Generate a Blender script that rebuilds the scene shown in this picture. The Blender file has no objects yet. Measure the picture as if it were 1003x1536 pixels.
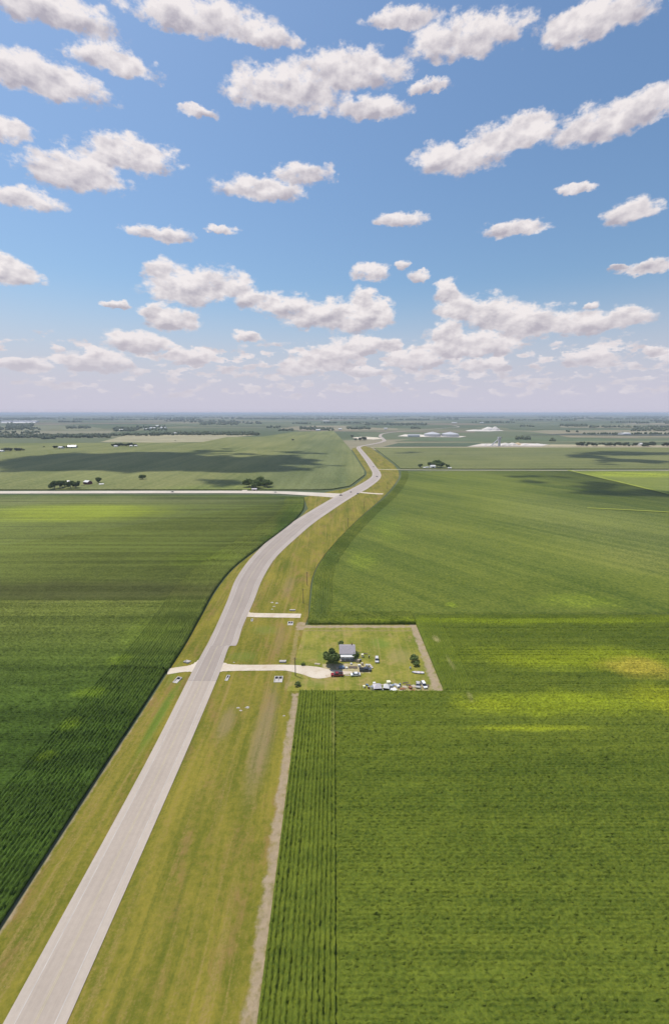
import bpy, bmesh, math, random
import numpy as np
from mathutils import Vector, Matrix, noise as mnoise
R = math.radians
random.seed(7)
sc = bpy.context.scene
COL = sc.collection

# ------------------------------------------------------------------ camera model
H = 120.0                      # drone height in metres
F = 668.0                      # focal length, photo pixels (1003 wide)
HOR = 619.0                    # horizon row
TH = math.atan((768 - HOR) / F)
CT, ST = math.cos(TH), math.sin(TH)

def at(px, py, z=0.0):
    u, v = px - 501.5, py - 768.0
    down = v * CT + F * ST
    fwd = F * CT - v * ST
    t = (H - z) / max(down, 0.4)
    return Vector((u * t, fwd * t, z))

def mpp(py):                   # metres per photo pixel across, at this row
    return H / max((py - 768) * CT + F * ST, 0.4)

cam = bpy.data.cameras.new('camera')
cam.sensor_fit = 'HORIZONTAL'
cam.sensor_width = 36
cam.lens = 36 * F / 1003
cam.clip_start = 1
cam.clip_end = 400000
camo = bpy.data.objects.new('camera', cam)
COL.objects.link(camo)
camo.location = (0, 0, H)
camo.rotation_euler = (R(90) - TH, 0, 0)
sc.camera = camo

# ------------------------------------------------------------------ object helpers
def tag(o, label=None, cat=None, group=None, kind=None):
    if label: o['label'] = label
    if cat: o['category'] = cat
    if group: o['group'] = group
    if kind: o['kind'] = kind
    return o

def empty(name, loc, rz=0.0):
    o = bpy.data.objects.new(name, None)
    COL.objects.link(o)
    o.location = loc
    o.rotation_euler = (0, 0, rz)
    o.empty_display_size = 0.5
    return o

def link_mesh(name, verts, faces, mat, parent=None, smooth=False, uvs=None):
    me = bpy.data.meshes.new(name)
    me.from_pydata([tuple(v) for v in verts], [], faces)
    if uvs is not None:
        ul = me.uv_layers.new(name='UVMap')
        for l in me.loops:
            ul.data[l.index].uv = uvs[l.vertex_index]
    if smooth:
        me.polygons.foreach_set('use_smooth', [True] * len(me.polygons))
    me.materials.append(mat)
    me.update()
    o = bpy.data.objects.new(name, me)
    COL.objects.link(o)
    if parent: o.parent = parent
    return o

class MB:
    def __init__(s): s.v = []; s.f = []
    def add(s, vs, fs):
        n = len(s.v)
        s.v += [Vector(p) for p in vs]
        s.f += [tuple(i + n for i in f) for f in fs]
        return s
    def box(s, c, d, rz=0.0, taper=1.0):
        x, y, z = d[0] / 2, d[1] / 2, d[2] / 2
        M = Matrix.Rotation(rz, 3, 'Z')
        c = Vector(c)
        vs = []
        for zz, k in ((-z, 1.0), (z, taper)):
            for xx, yy in ((-x, -y), (x, -y), (x, y), (-x, y)):
                vs.append(c + M @ Vector((xx * k, yy * k, zz)))
        return s.add(vs, [(3, 2, 1, 0), (4, 5, 6, 7), (0, 1, 5, 4), (1, 2, 6, 5), (2, 3, 7, 6), (3, 0, 4, 7)])
    def tube(s, pts, rads, n=8, cap=True):
        rings = []
        for i, p in enumerate(pts):
            p = Vector(p)
            a = Vector(pts[max(0, i - 1)]); b = Vector(pts[min(len(pts) - 1, i + 1)])
            d = (b - a).normalized()
            q = d.to_track_quat('Z', 'Y')
            r = rads[i] if hasattr(rads, '__len__') else rads
            rings.append([p + q @ Vector((r * math.cos(2 * math.pi * k / n), r * math.sin(2 * math.pi * k / n), 0)) for k in range(n)])
        vs = [v for r_ in rings for v in r_]
        fs = []
        for i in range(len(rings) - 1):
            for k in range(n):
                a = i * n + k; b = i * n + (k + 1) % n
                fs.append((a, b, b + n, a + n))
        if cap:
            fs.append(tuple(reversed(range(n))))
            fs.append(tuple(range((len(rings) - 1) * n, len(rings) * n)))
        return s.add(vs, fs)
    def prism(s, prof, x0, x1, axis='y', inset=None):
        """side profile (a,z) swept across the other axis"""
        n = len(prof)
        vs = []
        for k, w in ((0, x0), (1, x1)):
            for (a, z) in prof:
                vs.append((a, w, z) if axis == 'y' else (w, a, z))
        fs = [tuple(range(n)), tuple(reversed(range(n, 2 * n)))]
        for i in range(n):
            j = (i + 1) % n
            fs.append((j, i, i + n, j + n))
        return s.add(vs, fs)
    def build(s, name, mat, parent=None, smooth=False):
        o = link_mesh(name, s.v, s.f, mat, parent, smooth)
        bm = bmesh.new(); bm.from_mesh(o.data)
        bmesh.ops.recalc_face_normals(bm, faces=bm.faces)
        bm.to_mesh(o.data); bm.free()
        return o

def copy_tree(o, parent=None):
    c = o.copy()
    COL.objects.link(c)
    if parent: c.parent = parent
    for ch in list(o.children):
        copy_tree(ch, c)
    return c

# ------------------------------------------------------------------ node helpers
class NT:
    def __init__(s, nt): s.nt = nt; s.x = 0
    def node(s, t, **kw):
        n = s.nt.nodes.new(t)
        for k, v in kw.items(): setattr(n, k, v)
        return n
    def put(s, sock, v):
        if v is None: return
        if isinstance(v, bpy.types.NodeSocket): s.nt.links.new(v, sock)
        elif isinstance(v, (tuple, list)) and len(v) == 3 and sock.type == 'RGBA': sock.default_value = (*v, 1)
        else: sock.default_value = v
    def m(s, op, a, b=None, c=None, clamp=False):
        n = s.node('ShaderNodeMath', operation=op, use_clamp=clamp)
        s.put(n.inputs[0], a); s.put(n.inputs[1], b); s.put(n.inputs[2], c)
        return n.outputs[0]
    def vm(s, op, a, b=None):
        n = s.node('ShaderNodeVectorMath', operation=op)
        s.put(n.inputs[0], a); s.put(n.inputs[1], b)
        return n.outputs['Value'] if op in ('LENGTH', 'DOT_PRODUCT') else n.outputs[0]
    def vma(s, a, b, c):
        n = s.node('ShaderNodeVectorMath', operation='MULTIPLY_ADD')
        s.put(n.inputs[0], a); s.put(n.inputs[1], b); s.put(n.inputs[2], c)
        return n.outputs[0]
    def mix(s, f, a, b, blend='MIX'):
        n = s.node('ShaderNodeMix', data_type='RGBA', blend_type=blend)
        s.put(n.inputs[0], f); s.put(n.inputs[6], a); s.put(n.inputs[7], b)
        return n.outputs[2]
    def noise(s, vec, scale, detail=3.0, rough=0.55, dist=0.0):
        n = s.node('ShaderNodeTexNoise')
        s.put(n.inputs['Vector'], vec); n.inputs['Scale'].default_value = scale
        n.inputs['Detail'].default_value = detail; n.inputs['Roughness'].default_value = rough
        n.inputs['Distortion'].default_value = dist
        return n.outputs['Fac']
    def smooth(s, v, lo, hi, a=0.0, b=1.0, kind='SMOOTHSTEP'):
        n = s.node('ShaderNodeMapRange', interpolation_type=kind)
        s.put(n.inputs[0], v); n.inputs[1].default_value = lo; n.inputs[2].default_value = hi
        n.inputs[3].default_value = a; n.inputs[4].default_value = b
        return n.outputs[0]
    def pos(s): return s.node('ShaderNodeNewGeometry').outputs['Position']
    def obj(s): return s.node('ShaderNodeTexCoord').outputs['Object']
    def scale(s, vec, k): return s.vm('MULTIPLY', vec, k)
    def xyz(s, vec):
        n = s.node('ShaderNodeSeparateXYZ'); s.put(n.inputs[0], vec); return n.outputs
    def comb(s, x, y, z=0.0):
        n = s.node('ShaderNodeCombineXYZ')
        s.put(n.inputs[0], x); s.put(n.inputs[1], y); s.put(n.inputs[2], z); return n.outputs[0]
    def spot(s, vec, c, r):
        """1 inside an ellipse, fading to 0 at its edge (metres on the ground)"""
        d = s.vm('LENGTH', s.vm('MULTIPLY', s.vm('SUBTRACT', vec, (c[0], c[1], 0)), (1 / r[0], 1 / r[1], 0)))
        return s.smooth(d, 0.25, 1.0, 1.0, 0.0)

def new_mat(name):
    m = bpy.data.materials.new(name)
    m.use_nodes = True
    T = NT(m.node_tree)
    b = m.node_tree.nodes['Principled BSDF']
    b.inputs['Specular IOR Level'].default_value = 0.25
    return m, T, b

def plain(name, col, rough=0.6, var=0.12, scale=3.0, metal=0.0, spec=0.3, coat=0.0, space='obj'):
    m, T, b = new_mat(name)
    v = T.obj()
    f = T.noise(v, scale, 4, 0.6)
    k = T.smooth(f, 0.3, 0.7, 1 - var, 1 + var, 'LINEAR')
    c = T.mix(1.0, col, T.comb(k, k, k), 'MULTIPLY')
    T.put(b.inputs['Base Color'], c)
    b.inputs['Roughness'].default_value = rough
    b.inputs['Metallic'].default_value = metal
    b.inputs['Specular IOR Level'].default_value = spec
    b.inputs['Coat Weight'].default_value = coat
    return m

def bump(T, b, h, dist, strength=1.0):
    n = T.node('ShaderNodeBump')
    n.inputs['Strength'].default_value = strength
    n.inputs['Distance'].default_value = dist
    T.put(n.inputs['Height'], h)
    T.nt.links.new(n.outputs[0], b.inputs['Normal'])

def crop_mat(name, dark, light, yellow, spots=(), row_ang=0.0, row=5.0, fine=0.7, bump_d=0.6, streak=0.5, big=0.006, warm=None, contrast=1.0):
    """crop canopy: fine leaf grain, drilled-row streaks, large soil-driven patches, sickly spots at real places"""
    m, T, b = new_mat(name)
    p = T.pos()
    x, y, _ = T.xyz(p)
    ca, sa = math.cos(row_ang), math.sin(row_ang)
    along = T.m('ADD', T.m('MULTIPLY', x, ca), T.m('MULTIPLY', y, sa))
    across = T.m('SUBTRACT', T.m('MULTIPLY', y, ca), T.m('MULTIPLY', x, sa))
    rv = T.comb(T.m('MULTIPLY', along, 0.02), across, 0.0)
    grain = T.noise(p, fine, 5, 0.65)
    st1 = T.noise(rv, 1.0 / row, 3, 0.6)
    st2 = T.noise(T.comb(T.m('MULTIPLY', along, 0.06), T.m('MULTIPLY', across, 0.35), 3.0), 0.05, 3, 0.55)
    patch = T.noise(p, big, 4, 0.6, 0.6)
    mid = T.noise(T.vm('MULTIPLY', p, (0.13, 0.2, 0.0)), 1.0, 3, 0.6)
    f = T.m('ADD', T.m('MULTIPLY', T.m('SUBTRACT', grain, 0.5), 2.6 * contrast), T.m('MULTIPLY', T.m('SUBTRACT', mid, 0.5), 0.7))
    f = T.m('ADD', f, T.m('MULTIPLY', T.m('SUBTRACT', st1, 0.5), streak * 2.2))
    f = T.m('ADD', f, T.m('MULTIPLY', T.m('SUBTRACT', st2, 0.5), 1.3))
    f = T.m('ADD', f, T.m('MULTIPLY', T.m('SUBTRACT', patch, 0.5), 1.2))
    f = T.m('ADD', f, 0.5, clamp=True)
    col = T.mix(f, dark, light)
    if warm is not None:
        w = T.smooth(T.noise(p, big * 1.7, 3, 0.6), 0.45, 0.7)
        col = T.mix(T.m('MULTIPLY', w, 0.6), col, warm)
    if spots:
        wx = T.m('MULTIPLY', T.m('SUBTRACT', T.noise(p, 0.02, 4, 0.6), 0.5), 60.0)
        wy = T.m('MULTIPLY', T.m('SUBTRACT', T.noise(T.vm('ADD', p, (913, 77, 0)), 0.03, 4, 0.65), 0.5), 26.0)
        for (c, r, k, *cc) in spots:
            sm = min(1.0, min(r) / 18.0)
            wp = T.vm('ADD', p, T.comb(T.m('MULTIPLY', wx, sm), T.m('MULTIPLY', wy, sm), 0.0))
            a = T.spot(wp, c, r)
            a = T.m('MULTIPLY', a, T.m('MULTIPLY', T.smooth(T.m('ADD', T.m('MULTIPLY', grain, 0.5), T.m('MULTIPLY', st1, 0.6)), 0.25, 0.75, 0.35, 1.0), k), clamp=True)
            c_ = cc[0] if cc else yellow
            col = T.mix(a, col, T.mix(f, tuple(v * 0.62 for v in c_), tuple(v * 1.38 for v in c_)))
    T.put(b.inputs['Base Color'], col)
    b.inputs['Roughness'].default_value = 0.75
    b.inputs['Specular IOR Level'].default_value = 0.06
    h = T.m('ADD', T.m('MULTIPLY', grain, 1.0), T.m('MULTIPLY', st1, 0.8))
    bump(T, b, h, bump_d)
    return m

def soil_mat(name, c1, c2, c3=None, s1=0.05, s2=0.6, ang=None, bump_d=0.15, spots=(), lo=0.3, hi=0.7, bare=(), mow=None):
    """grass / dirt / gravel: two scales of patchiness, optionally drawn out along a direction"""
    m, T, b = new_mat(name)
    p = T.pos()
    q = p if ang is None else T.vm('MULTIPLY', p, (1.0, ang, 1.0))
    a = T.noise(q, s1, 4, 0.6, 0.4)
    g = T.noise(p, s2, 5, 0.7)
    f = T.m('ADD', T.m('MULTIPLY', a, 0.6), T.m('MULTIPLY', g, 0.4))
    col = T.mix(T.smooth(f, lo, hi), c1, c2)
    if c3 is not None:
        a3 = T.noise(T.vm('ADD', q, (311, 57, 9)), s1 * 1.7, 5, 0.65, 0.3)
        w3 = T.smooth(T.m('ADD', T.m('MULTIPLY', a3, 0.75), T.m('MULTIPLY', g, 0.25)), 0.5, 0.68)
        col = T.mix(T.m('MULTIPLY', w3, 0.9), col, c3)
    for (c, r, k, cc) in spots:
        wp = T.vm('ADD', p, T.comb(T.m('MULTIPLY', T.m('SUBTRACT', a, 0.5), r[0] * 1.2), T.m('MULTIPLY', T.m('SUBTRACT', g, 0.5), r[1] * 0.9), 0.0))
        col = T.mix(T.m('MULTIPLY', T.spot(wp, c, r), k), col, cc)
    if mow:
        xs_, ys_, _q = T.xyz(p)
        wob = T.m('MULTIPLY', T.noise(T.vm('MULTIPLY', p, (0.01, 0.01, 0)), 1.0, 2), 5.0)
        mv = T.comb(T.m('ADD', xs_, wob), T.m('MULTIPLY', ys_, 0.022), 2.0)
        ms_ = T.m('ADD', T.m('MULTIPLY', T.noise(mv, 0.45, 4, 0.62), 0.6), T.m('MULTIPLY', T.noise(p, 1.6, 4, 0.75), 0.4))
        col = T.mix(T.smooth(ms_, 0.5, 0.66, 0.0, 0.9), col, mow[0])
        col = T.mix(T.smooth(ms_, 0.5, 0.34, 0.0, 0.6), col, mow[1])
        sp_ = T.smooth(T.noise(p, 0.33, 5, 0.8), 0.66, 0.74, 0.0, 0.5)
        col = T.mix(sp_, col, mow[2])
    # bare strips: (x0, x1, y0, y1, colour, strength), ragged at both edges
    for (x0, x1, y0, y1, cc, k) in bare:
        r1 = T.noise(T.vm('MULTIPLY', p, (0.25, 0.25, 1.0)), 1.0, 5, 0.65); r2 = T.noise(T.vm('ADD', p, (71, 13, 0)), 0.35, 4, 0.6)
        X, Y, _z = T.xyz(p)
        ex = T.m('SUBTRACT', T.m('ABSOLUTE', T.m('SUBTRACT', X, (x0 + x1) / 2)), (x1 - x0) / 2)
        ey = T.m('SUBTRACT', T.m('ABSOLUTE', T.m('SUBTRACT', Y, (y0 + y1) / 2)), (y1 - y0) / 2)
        e = T.m('ADD', T.m('MAXIMUM', ex, ey), T.m('MULTIPLY', T.m('SUBTRACT', r1, 0.5), 4.5))
        a_ = T.m('MULTIPLY', T.smooth(e, -0.9, 0.5, 1.0, 0.0), T.smooth(r2, 0.3, 0.55, 0.45, 1.0))
        ccv = T.mix(g, tuple(v * 0.7 for v in cc), tuple(v * 1.3 for v in cc))
        col = T.mix(T.m('MULTIPLY', a_, k), col, ccv)
    T.put(b.inputs['Base Color'], col)
    b.inputs['Roughness'].default_value = 0.85
    b.inputs['Specular IOR Level'].default_value = 0.1
    bump(T, b, g, bump_d)
    return m

# ------------------------------------------------------------------ sun, sky
SUN_EL, SUN_AZ = R(67), R(-55)
SUN = Vector((math.sin(SUN_AZ) * math.cos(SUN_EL), math.cos(SUN_AZ) * math.cos(SUN_EL), math.sin(SUN_EL)))
sd = bpy.data.lights.new('sun', 'SUN')
sd.energy = 4.0
sd.angle = R(0.5)
sd.color = (1.0, 0.94, 0.86)
so = bpy.data.objects.new('sun', sd)
COL.objects.link(so)
so.rotation_euler = SUN.to_track_quat('Z', 'Y').to_euler()
so.location = (0, 0, 500)

world = bpy.data.worlds.new('World')
sc.world = world
world.use_nodes = True
wt = NT(world.node_tree)
world.node_tree.nodes.clear()
sky = wt.node('ShaderNodeTexSky', sky_type='NISHITA')
sky.sun_disc = False
sky.sun_elevation = SUN_EL
sky.sun_rotation = SUN_AZ
sky.altitude = 150
sky.air_density = 1.3
sky.dust_density = 1.6
sky.ozone_density = 1.6
gen = wt.node('ShaderNodeTexCoord').outputs['Generated']
dx, dy, dz = wt.xyz(wt.vm('NORMALIZE', gen))
az = wt.m('MULTIPLY', wt.m('ARCTAN2', dx, dy), 180 / math.pi)
el = wt.m('MULTIPLY', wt.m('ARCSINE', dz), 180 / math.pi)

def azel(px, py):
    u, v = px - 501.5, py - 768.0
    d = Vector((u, F * CT - v * ST, -(v * CT + F * ST))).normalized()
    return math.degrees(math.atan2(d.x, d.y)), math.degrees(math.asin(d.z))

# cumulus: (centre and half sizes in the sky, traced from the photograph; then the ones above it)
CLOUDS = [
    (18, 412, 52, 30), (2, 402, 40, 30), (240, 410, 32, 28), (285, 436, 78, 44), (335, 430, 56, 34), (375, 450, 34, 20),
    (258, 482, 52, 30), (228, 470, 26, 20), (205, 514, 58, 24), (290, 538, 44, 18), (145, 544, 62, 22), (150, 534, 30, 16), (42, 549, 48, 16),
    (372, 505, 26, 11), (425, 464, 52, 28), (470, 476, 60, 34), (525, 478, 76, 38), (545, 452, 30, 26), (566, 474, 34, 28),
    (556, 410, 38, 22), (628, 414, 20, 14), (603, 398, 15, 10), (545, 520, 64, 20), (490, 538, 70, 24), (550, 560, 30, 11), (448, 553, 40, 18), (590, 518, 22, 12),
    (672, 440, 28, 26), (690, 466, 48, 30), (740, 474, 62, 38), (795, 488, 72, 36), (862, 486, 80, 30), (930, 481, 66, 24),
    (668, 500, 40, 26), (700, 520, 100, 30), (625, 540, 50, 20), (720, 550, 60, 15), (885, 538, 60, 19), (968, 404, 66, 15), (985, 526, 26, 9),
    (885, 458, 26, 11), (925, 404, 20, 8), (176, 458, 26, 8),
    # higher, above the photographed strip
    (110, 262, 95, 44), (190, 236, 90, 40), (40, 300, 60, 26), (60, 120, 120, 46), (170, 95, 80, 34), (390, 285, 80, 30), (455, 262, 60, 26), (430, 140, 110, 52), (520, 110, 120, 46), (560, 165, 70, 28),
    (300, 30, 130, 46), (400, 60, 60, 24), (690, 240, 90, 40), (770, 205, 90, 38), (770, 345, 66, 18), (900, 190, 100, 46), (975, 160, 80, 40), (950, 320, 60, 26), (700, 60, 120, 50), (600, 30, 70, 26), (880, 40, 120, 46),
    (240, 352, 60, 16), (300, 170, 36, 14), (80, 20, 120, 46), (600, 330, 48, 15), (330, 345, 30, 9), (860, 285, 40, 12), (10, 200, 60, 26), (640, 130, 40, 14),
]
warp1 = wt.m('SUBTRACT', wt.noise(wt.comb(az, wt.m('MULTIPLY', el, 1.5), 0.0), 0.45, 6, 0.62), 0.5)
warp2 = wt.m('SUBTRACT', wt.noise(wt.comb(az, wt.m('MULTIPLY', el, 1.5), 17.0), 0.5, 6, 0.62), 0.5)
cp = wt.comb(wt.m('ADD', az, wt.m('MULTIPLY', warp1, 2.6)), wt.m('ADD', el, wt.m('MULTIPLY', warp2, 1.5)), 0.0)
acc = None
for i, (px, py, rx, ry) in enumerate(CLOUDS):
    a0, e0 = azel(px, py)
    a1, e1 = azel(px + rx, py - ry)
    ra, re = abs(a1 - a0) * 1.08, abs(azel(px, py - ry)[1] - e0) * 1.14
    # each puff is chained to the running sum, so the shader needs little memory at a time
    ci = cp if acc is None else wt.vma(acc, (1e-6, 1e-6, 0), cp)
    q = wt.vma(ci, (1 / ra, 1 / re, 0), (-a0 / ra, -e0 / re, 0))
    qx_, qy_, _z = wt.xyz(q)
    # flat bases: the lower half is squeezed; the nearest puff rules (power sum)
    w = wt.m('SUBTRACT', 1.0, wt.vm('LENGTH', wt.comb(qx_, wt.m('MAXIMUM', qy_, wt.m('MULTIPLY', qy_, -1.5)), 0.0)), clamp=True)
    w = wt.m('POWER', w, 4.0)
    g_ = wt.vma(wt.comb(1.0, qy_, 0.0), wt.comb(w, w, 0.0), acc if acc is not None else (0, 0, 0))
    acc = g_
d4, relh, _ = wt.xyz(acc)
dens = wt.m('POWER', wt.m('MAXIMUM', d4, 0.0), 0.25)
cv = wt.comb(az, wt.m('MULTIPLY', el, 1.7), 5.0)
n1 = wt.noise(cv, 0.5, 9, 0.6)
s1_ = wt.noise(cv, 0.36, 5, 0.52)
n2 = wt.noise(wt.vm('ADD', cv, (-0.35, 0.85, 0)), 0.36, 5, 0.52)      # towards the light
# thin layer of small far cumulus hanging over the horizon
low_band = wt.m('MULTIPLY', wt.smooth(el, 0.8, 2.5), wt.smooth(el, 6.0, 9.5, 1.0, 0.0))
lown = wt.noise(wt.comb(wt.m('MULTIPLY', az, 0.8), wt.m('MULTIPLY', el, 1.9), 31.0), 0.62, 5, 0.5)
low = wt.m('MULTIPLY', low_band, wt.smooth(lown, 0.42, 0.66, 0.0, 0.56))
# more scattered cumulus all around (outside the photo's view as well)
behind = wt.smooth(wt.m('ABSOLUTE', az), 40, 60)
scat = wt.m('MULTIPLY', behind, wt.smooth(wt.noise(wt.comb(wt.m('MULTIPLY', az, 0.5), el, 3.0), 0.16, 5, 0.6), 0.5, 0.62, 0.0, 0.6))
dsum = wt.m('ADD', wt.m('ADD', wt.m('MINIMUM', dens, 0.62), low), scat)
thick = wt.m('ADD', dsum, wt.m('MULTIPLY', wt.m('SUBTRACT', n1, 0.52), 1.35))
alpha = wt.smooth(thick, 0.10, 0.46)
alpha = wt.m('MULTIPLY', alpha, wt.smooth(dsum, 0.02, 0.14))
alpha = wt.m('MULTIPLY', alpha, 0.93)
hz = wt.smooth(el, 1.0, 13.0)           # clouds near the horizon are seen through more air
relo = wt.m('DIVIDE', relh, wt.m('ADD', d4, 0.0002))
light = wt.m('ADD', wt.m('ADD', 0.60, wt.m('MULTIPLY', relo, 0.95)), wt.m('MULTIPLY', wt.m('SUBTRACT', s1_, n2), 2.6))
light = wt.m('ADD', light, wt.m('MULTIPLY', wt.m('SUBTRACT', 0.45, thick), 0.35))
light = wt.smooth(light, 0.0, 1.0, 0.0, 1.0, 'LINEAR')
ccol = wt.mix(light, (0.46, 0.425, 0.48), (0.93, 0.865, 0.85))
ccol = wt.mix(wt.m('MULTIPLY', wt.m('SUBTRACT', 1.0, hz), 0.5), ccol, (0.70, 0.66, 0.73))
alpha = wt.m('MULTIPLY', alpha, wt.smooth(el, 0.3, 6.0, 0.3, 1.0, 'LINEAR'))
bg1 = wt.node('ShaderNodeBackground')
# humid air: the blue pales towards the horizon
skyc = wt.vm('MULTIPLY', sky.outputs[0], (0.088, 0.105, 0.12))
skyc = wt.mix(wt.smooth(el, 0.5, 15.0, 0.95, 0.0), skyc, (0.61, 0.59, 0.71))
wt.put(bg1.inputs[0], skyc)
bg1.inputs[1].default_value = 1.0
bg2 = wt.node('ShaderNodeBackground')
wt.put(bg2.inputs[0], ccol)
bg2.inputs[1].default_value = 1.0
mixs = wt.node('ShaderNodeMixShader')
wt.put(mixs.inputs[0], alpha)
world.node_tree.links.new(bg1.outputs[0], mixs.inputs[1])
world.node_tree.links.new(bg2.outputs[0], mixs.inputs[2])
wo = wt.node('ShaderNodeOutputWorld')
world.node_tree.links.new(mixs.outputs[0], wo.inputs[0])

sc.view_settings.view_transform = 'Standard'
sc.view_settings.look = 'None'
sc.view_settings.gamma = 1
sc.view_settings.exposure = 0.0
sc.cycles.volume_bounces = 0
sc.cycles.max_bounces = 6

# ------------------------------------------------------------------ haze
hm = bpy.data.materials.new('haze_air')
hm.use_nodes = True
hm.node_tree.nodes.clear()
hv = hm.node_tree.nodes.new('ShaderNodeVolumePrincipled')
hv.inputs['Color'].default_value = (0.74, 0.85, 1.0, 1)
hv.inputs['Density'].default_value = 0.00007
hv.inputs['Anisotropy'].default_value = 0.0
ho = hm.node_tree.nodes.new('ShaderNodeOutputMaterial')
hm.node_tree.links.new(hv.outputs[0], ho.inputs['Volume'])
haze = MB().box((0, 0, 63), (190000, 190000, 130)).build('haze', hm)
tag(haze, 'pale blue summer haze over the whole plain', 'haze', kind='stuff')

# ------------------------------------------------------------------ ground
def far_ground_mat():
    m, T, b = new_mat('far_farmland')
    p = T.pos()
    q = T.vm('MULTIPLY', p, (1 / 900.0, 1 / 700.0, 0))
    wq = T.vm('ADD', q, T.comb(T.m('MULTIPLY', T.noise(q, 0.35, 2), 1.2), T.m('MULTIPLY', T.noise(T.vm('ADD', q, (50, 9, 0)), 0.3, 2), 1.2), 0.0))
    v = T.node('ShaderNodeTexVoronoi', distance='CHEBYCHEV')
    T.put(v.inputs['Vector'], wq); v.inputs['Scale'].default_value = 1.0
    rc = T.node('ShaderNodeSeparateColor'); T.put(rc.inputs[0], v.outputs['Color'])
    cr = T.node('ShaderNodeValToRGB'); cr.color_ramp.interpolation = 'CONSTANT'
    cols = [(0.0, (0.125, 0.145, 0.08)), (0.24, (0.09, 0.115, 0.06)), (0.42, (0.17, 0.17, 0.10)), (0.58, (0.105, 0.125, 0.07)),
            (0.72, (0.26, 0.23, 0.15)), (0.84, (0.10, 0.125, 0.065)), (0.93, (0.19, 0.16, 0.11))]
    while len(cr.color_ramp.elements) < len(cols): cr.color_ramp.elements.new(0.5)
    for e, (pp, c) in zip(cr.color_ramp.elements, cols): e.position = pp; e.color = (*c, 1)
    T.put(cr.inputs[0], rc.outputs[0])
    tree = T.smooth(T.noise(T.vm('MULTIPLY', p, (1 / 1500.0, 1 / 600.0, 0)), 1.0, 7, 0.62), 0.54, 0.60)
    far = T.smooth(T.xyz(p)[1], 2500, 4500)
    col = T.mix(T.m('MULTIPLY', T.m('MULTIPLY', tree, far), 0.85), cr.outputs[0], (0.05, 0.072, 0.036))
    g = T.noise(T.vm('MULTIPLY', p, (0.3, 1.0, 1.0)), 0.02, 4, 0.6)
    col = T.mix(T.smooth(g, 0.3, 0.7, 0.0, 0.25), col, (0.07, 0.09, 0.04))
    T.put(b.inputs['Base Color'], col)
    b.inputs['Roughness'].default_value = 0.9
    b.inputs['Specular IOR Level'].default_value = 0.05
    return m

GX = [-90000, -40000, -15000, -6000, -2500, -1000, -300, 0, 300, 1000, 2500, 6000, 15000, 40000, 90000]
vs = [(x, y, -0.4) for y in GX for x in GX]
n = len(GX)
fs = [(j * n + i, j * n + i + 1, (j + 1) * n + i + 1, (j + 1) * n + i) for j in range(n - 1) for i in range(n - 1)]
tag(link_mesh('ground', vs, fs, far_ground_mat()), 'flat patchwork of farmland reaching the horizon', 'ground', kind='structure')

from mathutils.geometry import tessellate_polygon
def ccw(pts):
    n_ = len(pts)
    a = sum(pts[i][0] * pts[(i + 1) % n_][1] - pts[(i + 1) % n_][0] * pts[i][1] for i in range(n_))
    return list(reversed(pts)) if a < 0 else list(pts)
def tess(pts):
    out = []
    for t in tessellate_polygon([[Vector((p[0], p[1], 0)) for p in pts]]):
        a, b, c = (pts[i] for i in t)
        cr = (b[0] - a[0]) * (c[1] - a[1]) - (b[1] - a[1]) * (c[0] - a[0])
        if abs(cr) < 1e-9: continue
        out.append(tuple(t) if cr > 0 else (t[0], t[2], t[1]))
    return out
def sheet(name, pts, z, mat, label, cat, kind='structure'):
    pts = ccw(pts)
    o = link_mesh(name, [(p[0], p[1], z) for p in pts], tess(pts), mat)
    return tag(o, label, cat, kind=kind)

def P(*l): return [at(x, y) for (x, y) in l]

def catmull(pts, n=6, closed=False):
    out = []
    L = len(pts)
    for i in range(L - 1):
        p0, p1, p2, p3 = pts[max(0, i - 1)], pts[i], pts[i + 1], pts[min(L - 1, i + 2)]
        for k in range(n):
            t = k / n
            # centripetal-ish: plain Catmull-Rom with chord limits
            d = (p2 - p1).length
            m1 = (p2 - p0) * 0.5; m2 = (p3 - p1) * 0.5
            if m1.length > d: m1 = m1 * (d / m1.length)
            if m2.length > d: m2 = m2 * (d / m2.length)
            out.append((2 * t**3 - 3 * t**2 + 1) * p1 + (t**3 - 2 * t**2 + t) * m1 + (-2 * t**3 + 3 * t**2) * p2 + (t**3 - t**2) * m2)
    out.append(pts[-1])
    return out

# the roadside reserve (mown olive grass), from behind the camera to the far bends
row_left = [Vector((-80, -150, 0)), Vector((-79, 120, 0))] + catmull(P((252, 1009), (280, 965), (302, 925), (325, 885), (352, 852), (385, 826), (420, 801), (445, 781)), 4)
row_right = [Vector((-15.4, -150, 0)), Vector((-15.4, 170, 0)), Vector((-17, 237, 0))] + catmull(P((462, 925), (464, 895), (467, 870), (475, 850), (490, 828), (515, 800), (543, 773), (575, 745), (590, 728), (598, 715), (597, 705)), 4)
far_r = catmull(P((597, 705), (590, 697), (573, 684), (557, 672)), 3)
far_l = catmull(P((527, 673), (537, 688), (549, 707), (549, 713), (538, 723), (526, 731), (500, 736)), 3)
GR_A = (0.115, 0.125, 0.012); GR_B = (0.245, 0.205, 0.03); GR_C = (0.235, 0.155, 0.052)
def wp(px, py): q = at(px, py); return (q.x, q.y)
DIRT = (0.34, 0.265, 0.18)
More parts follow.
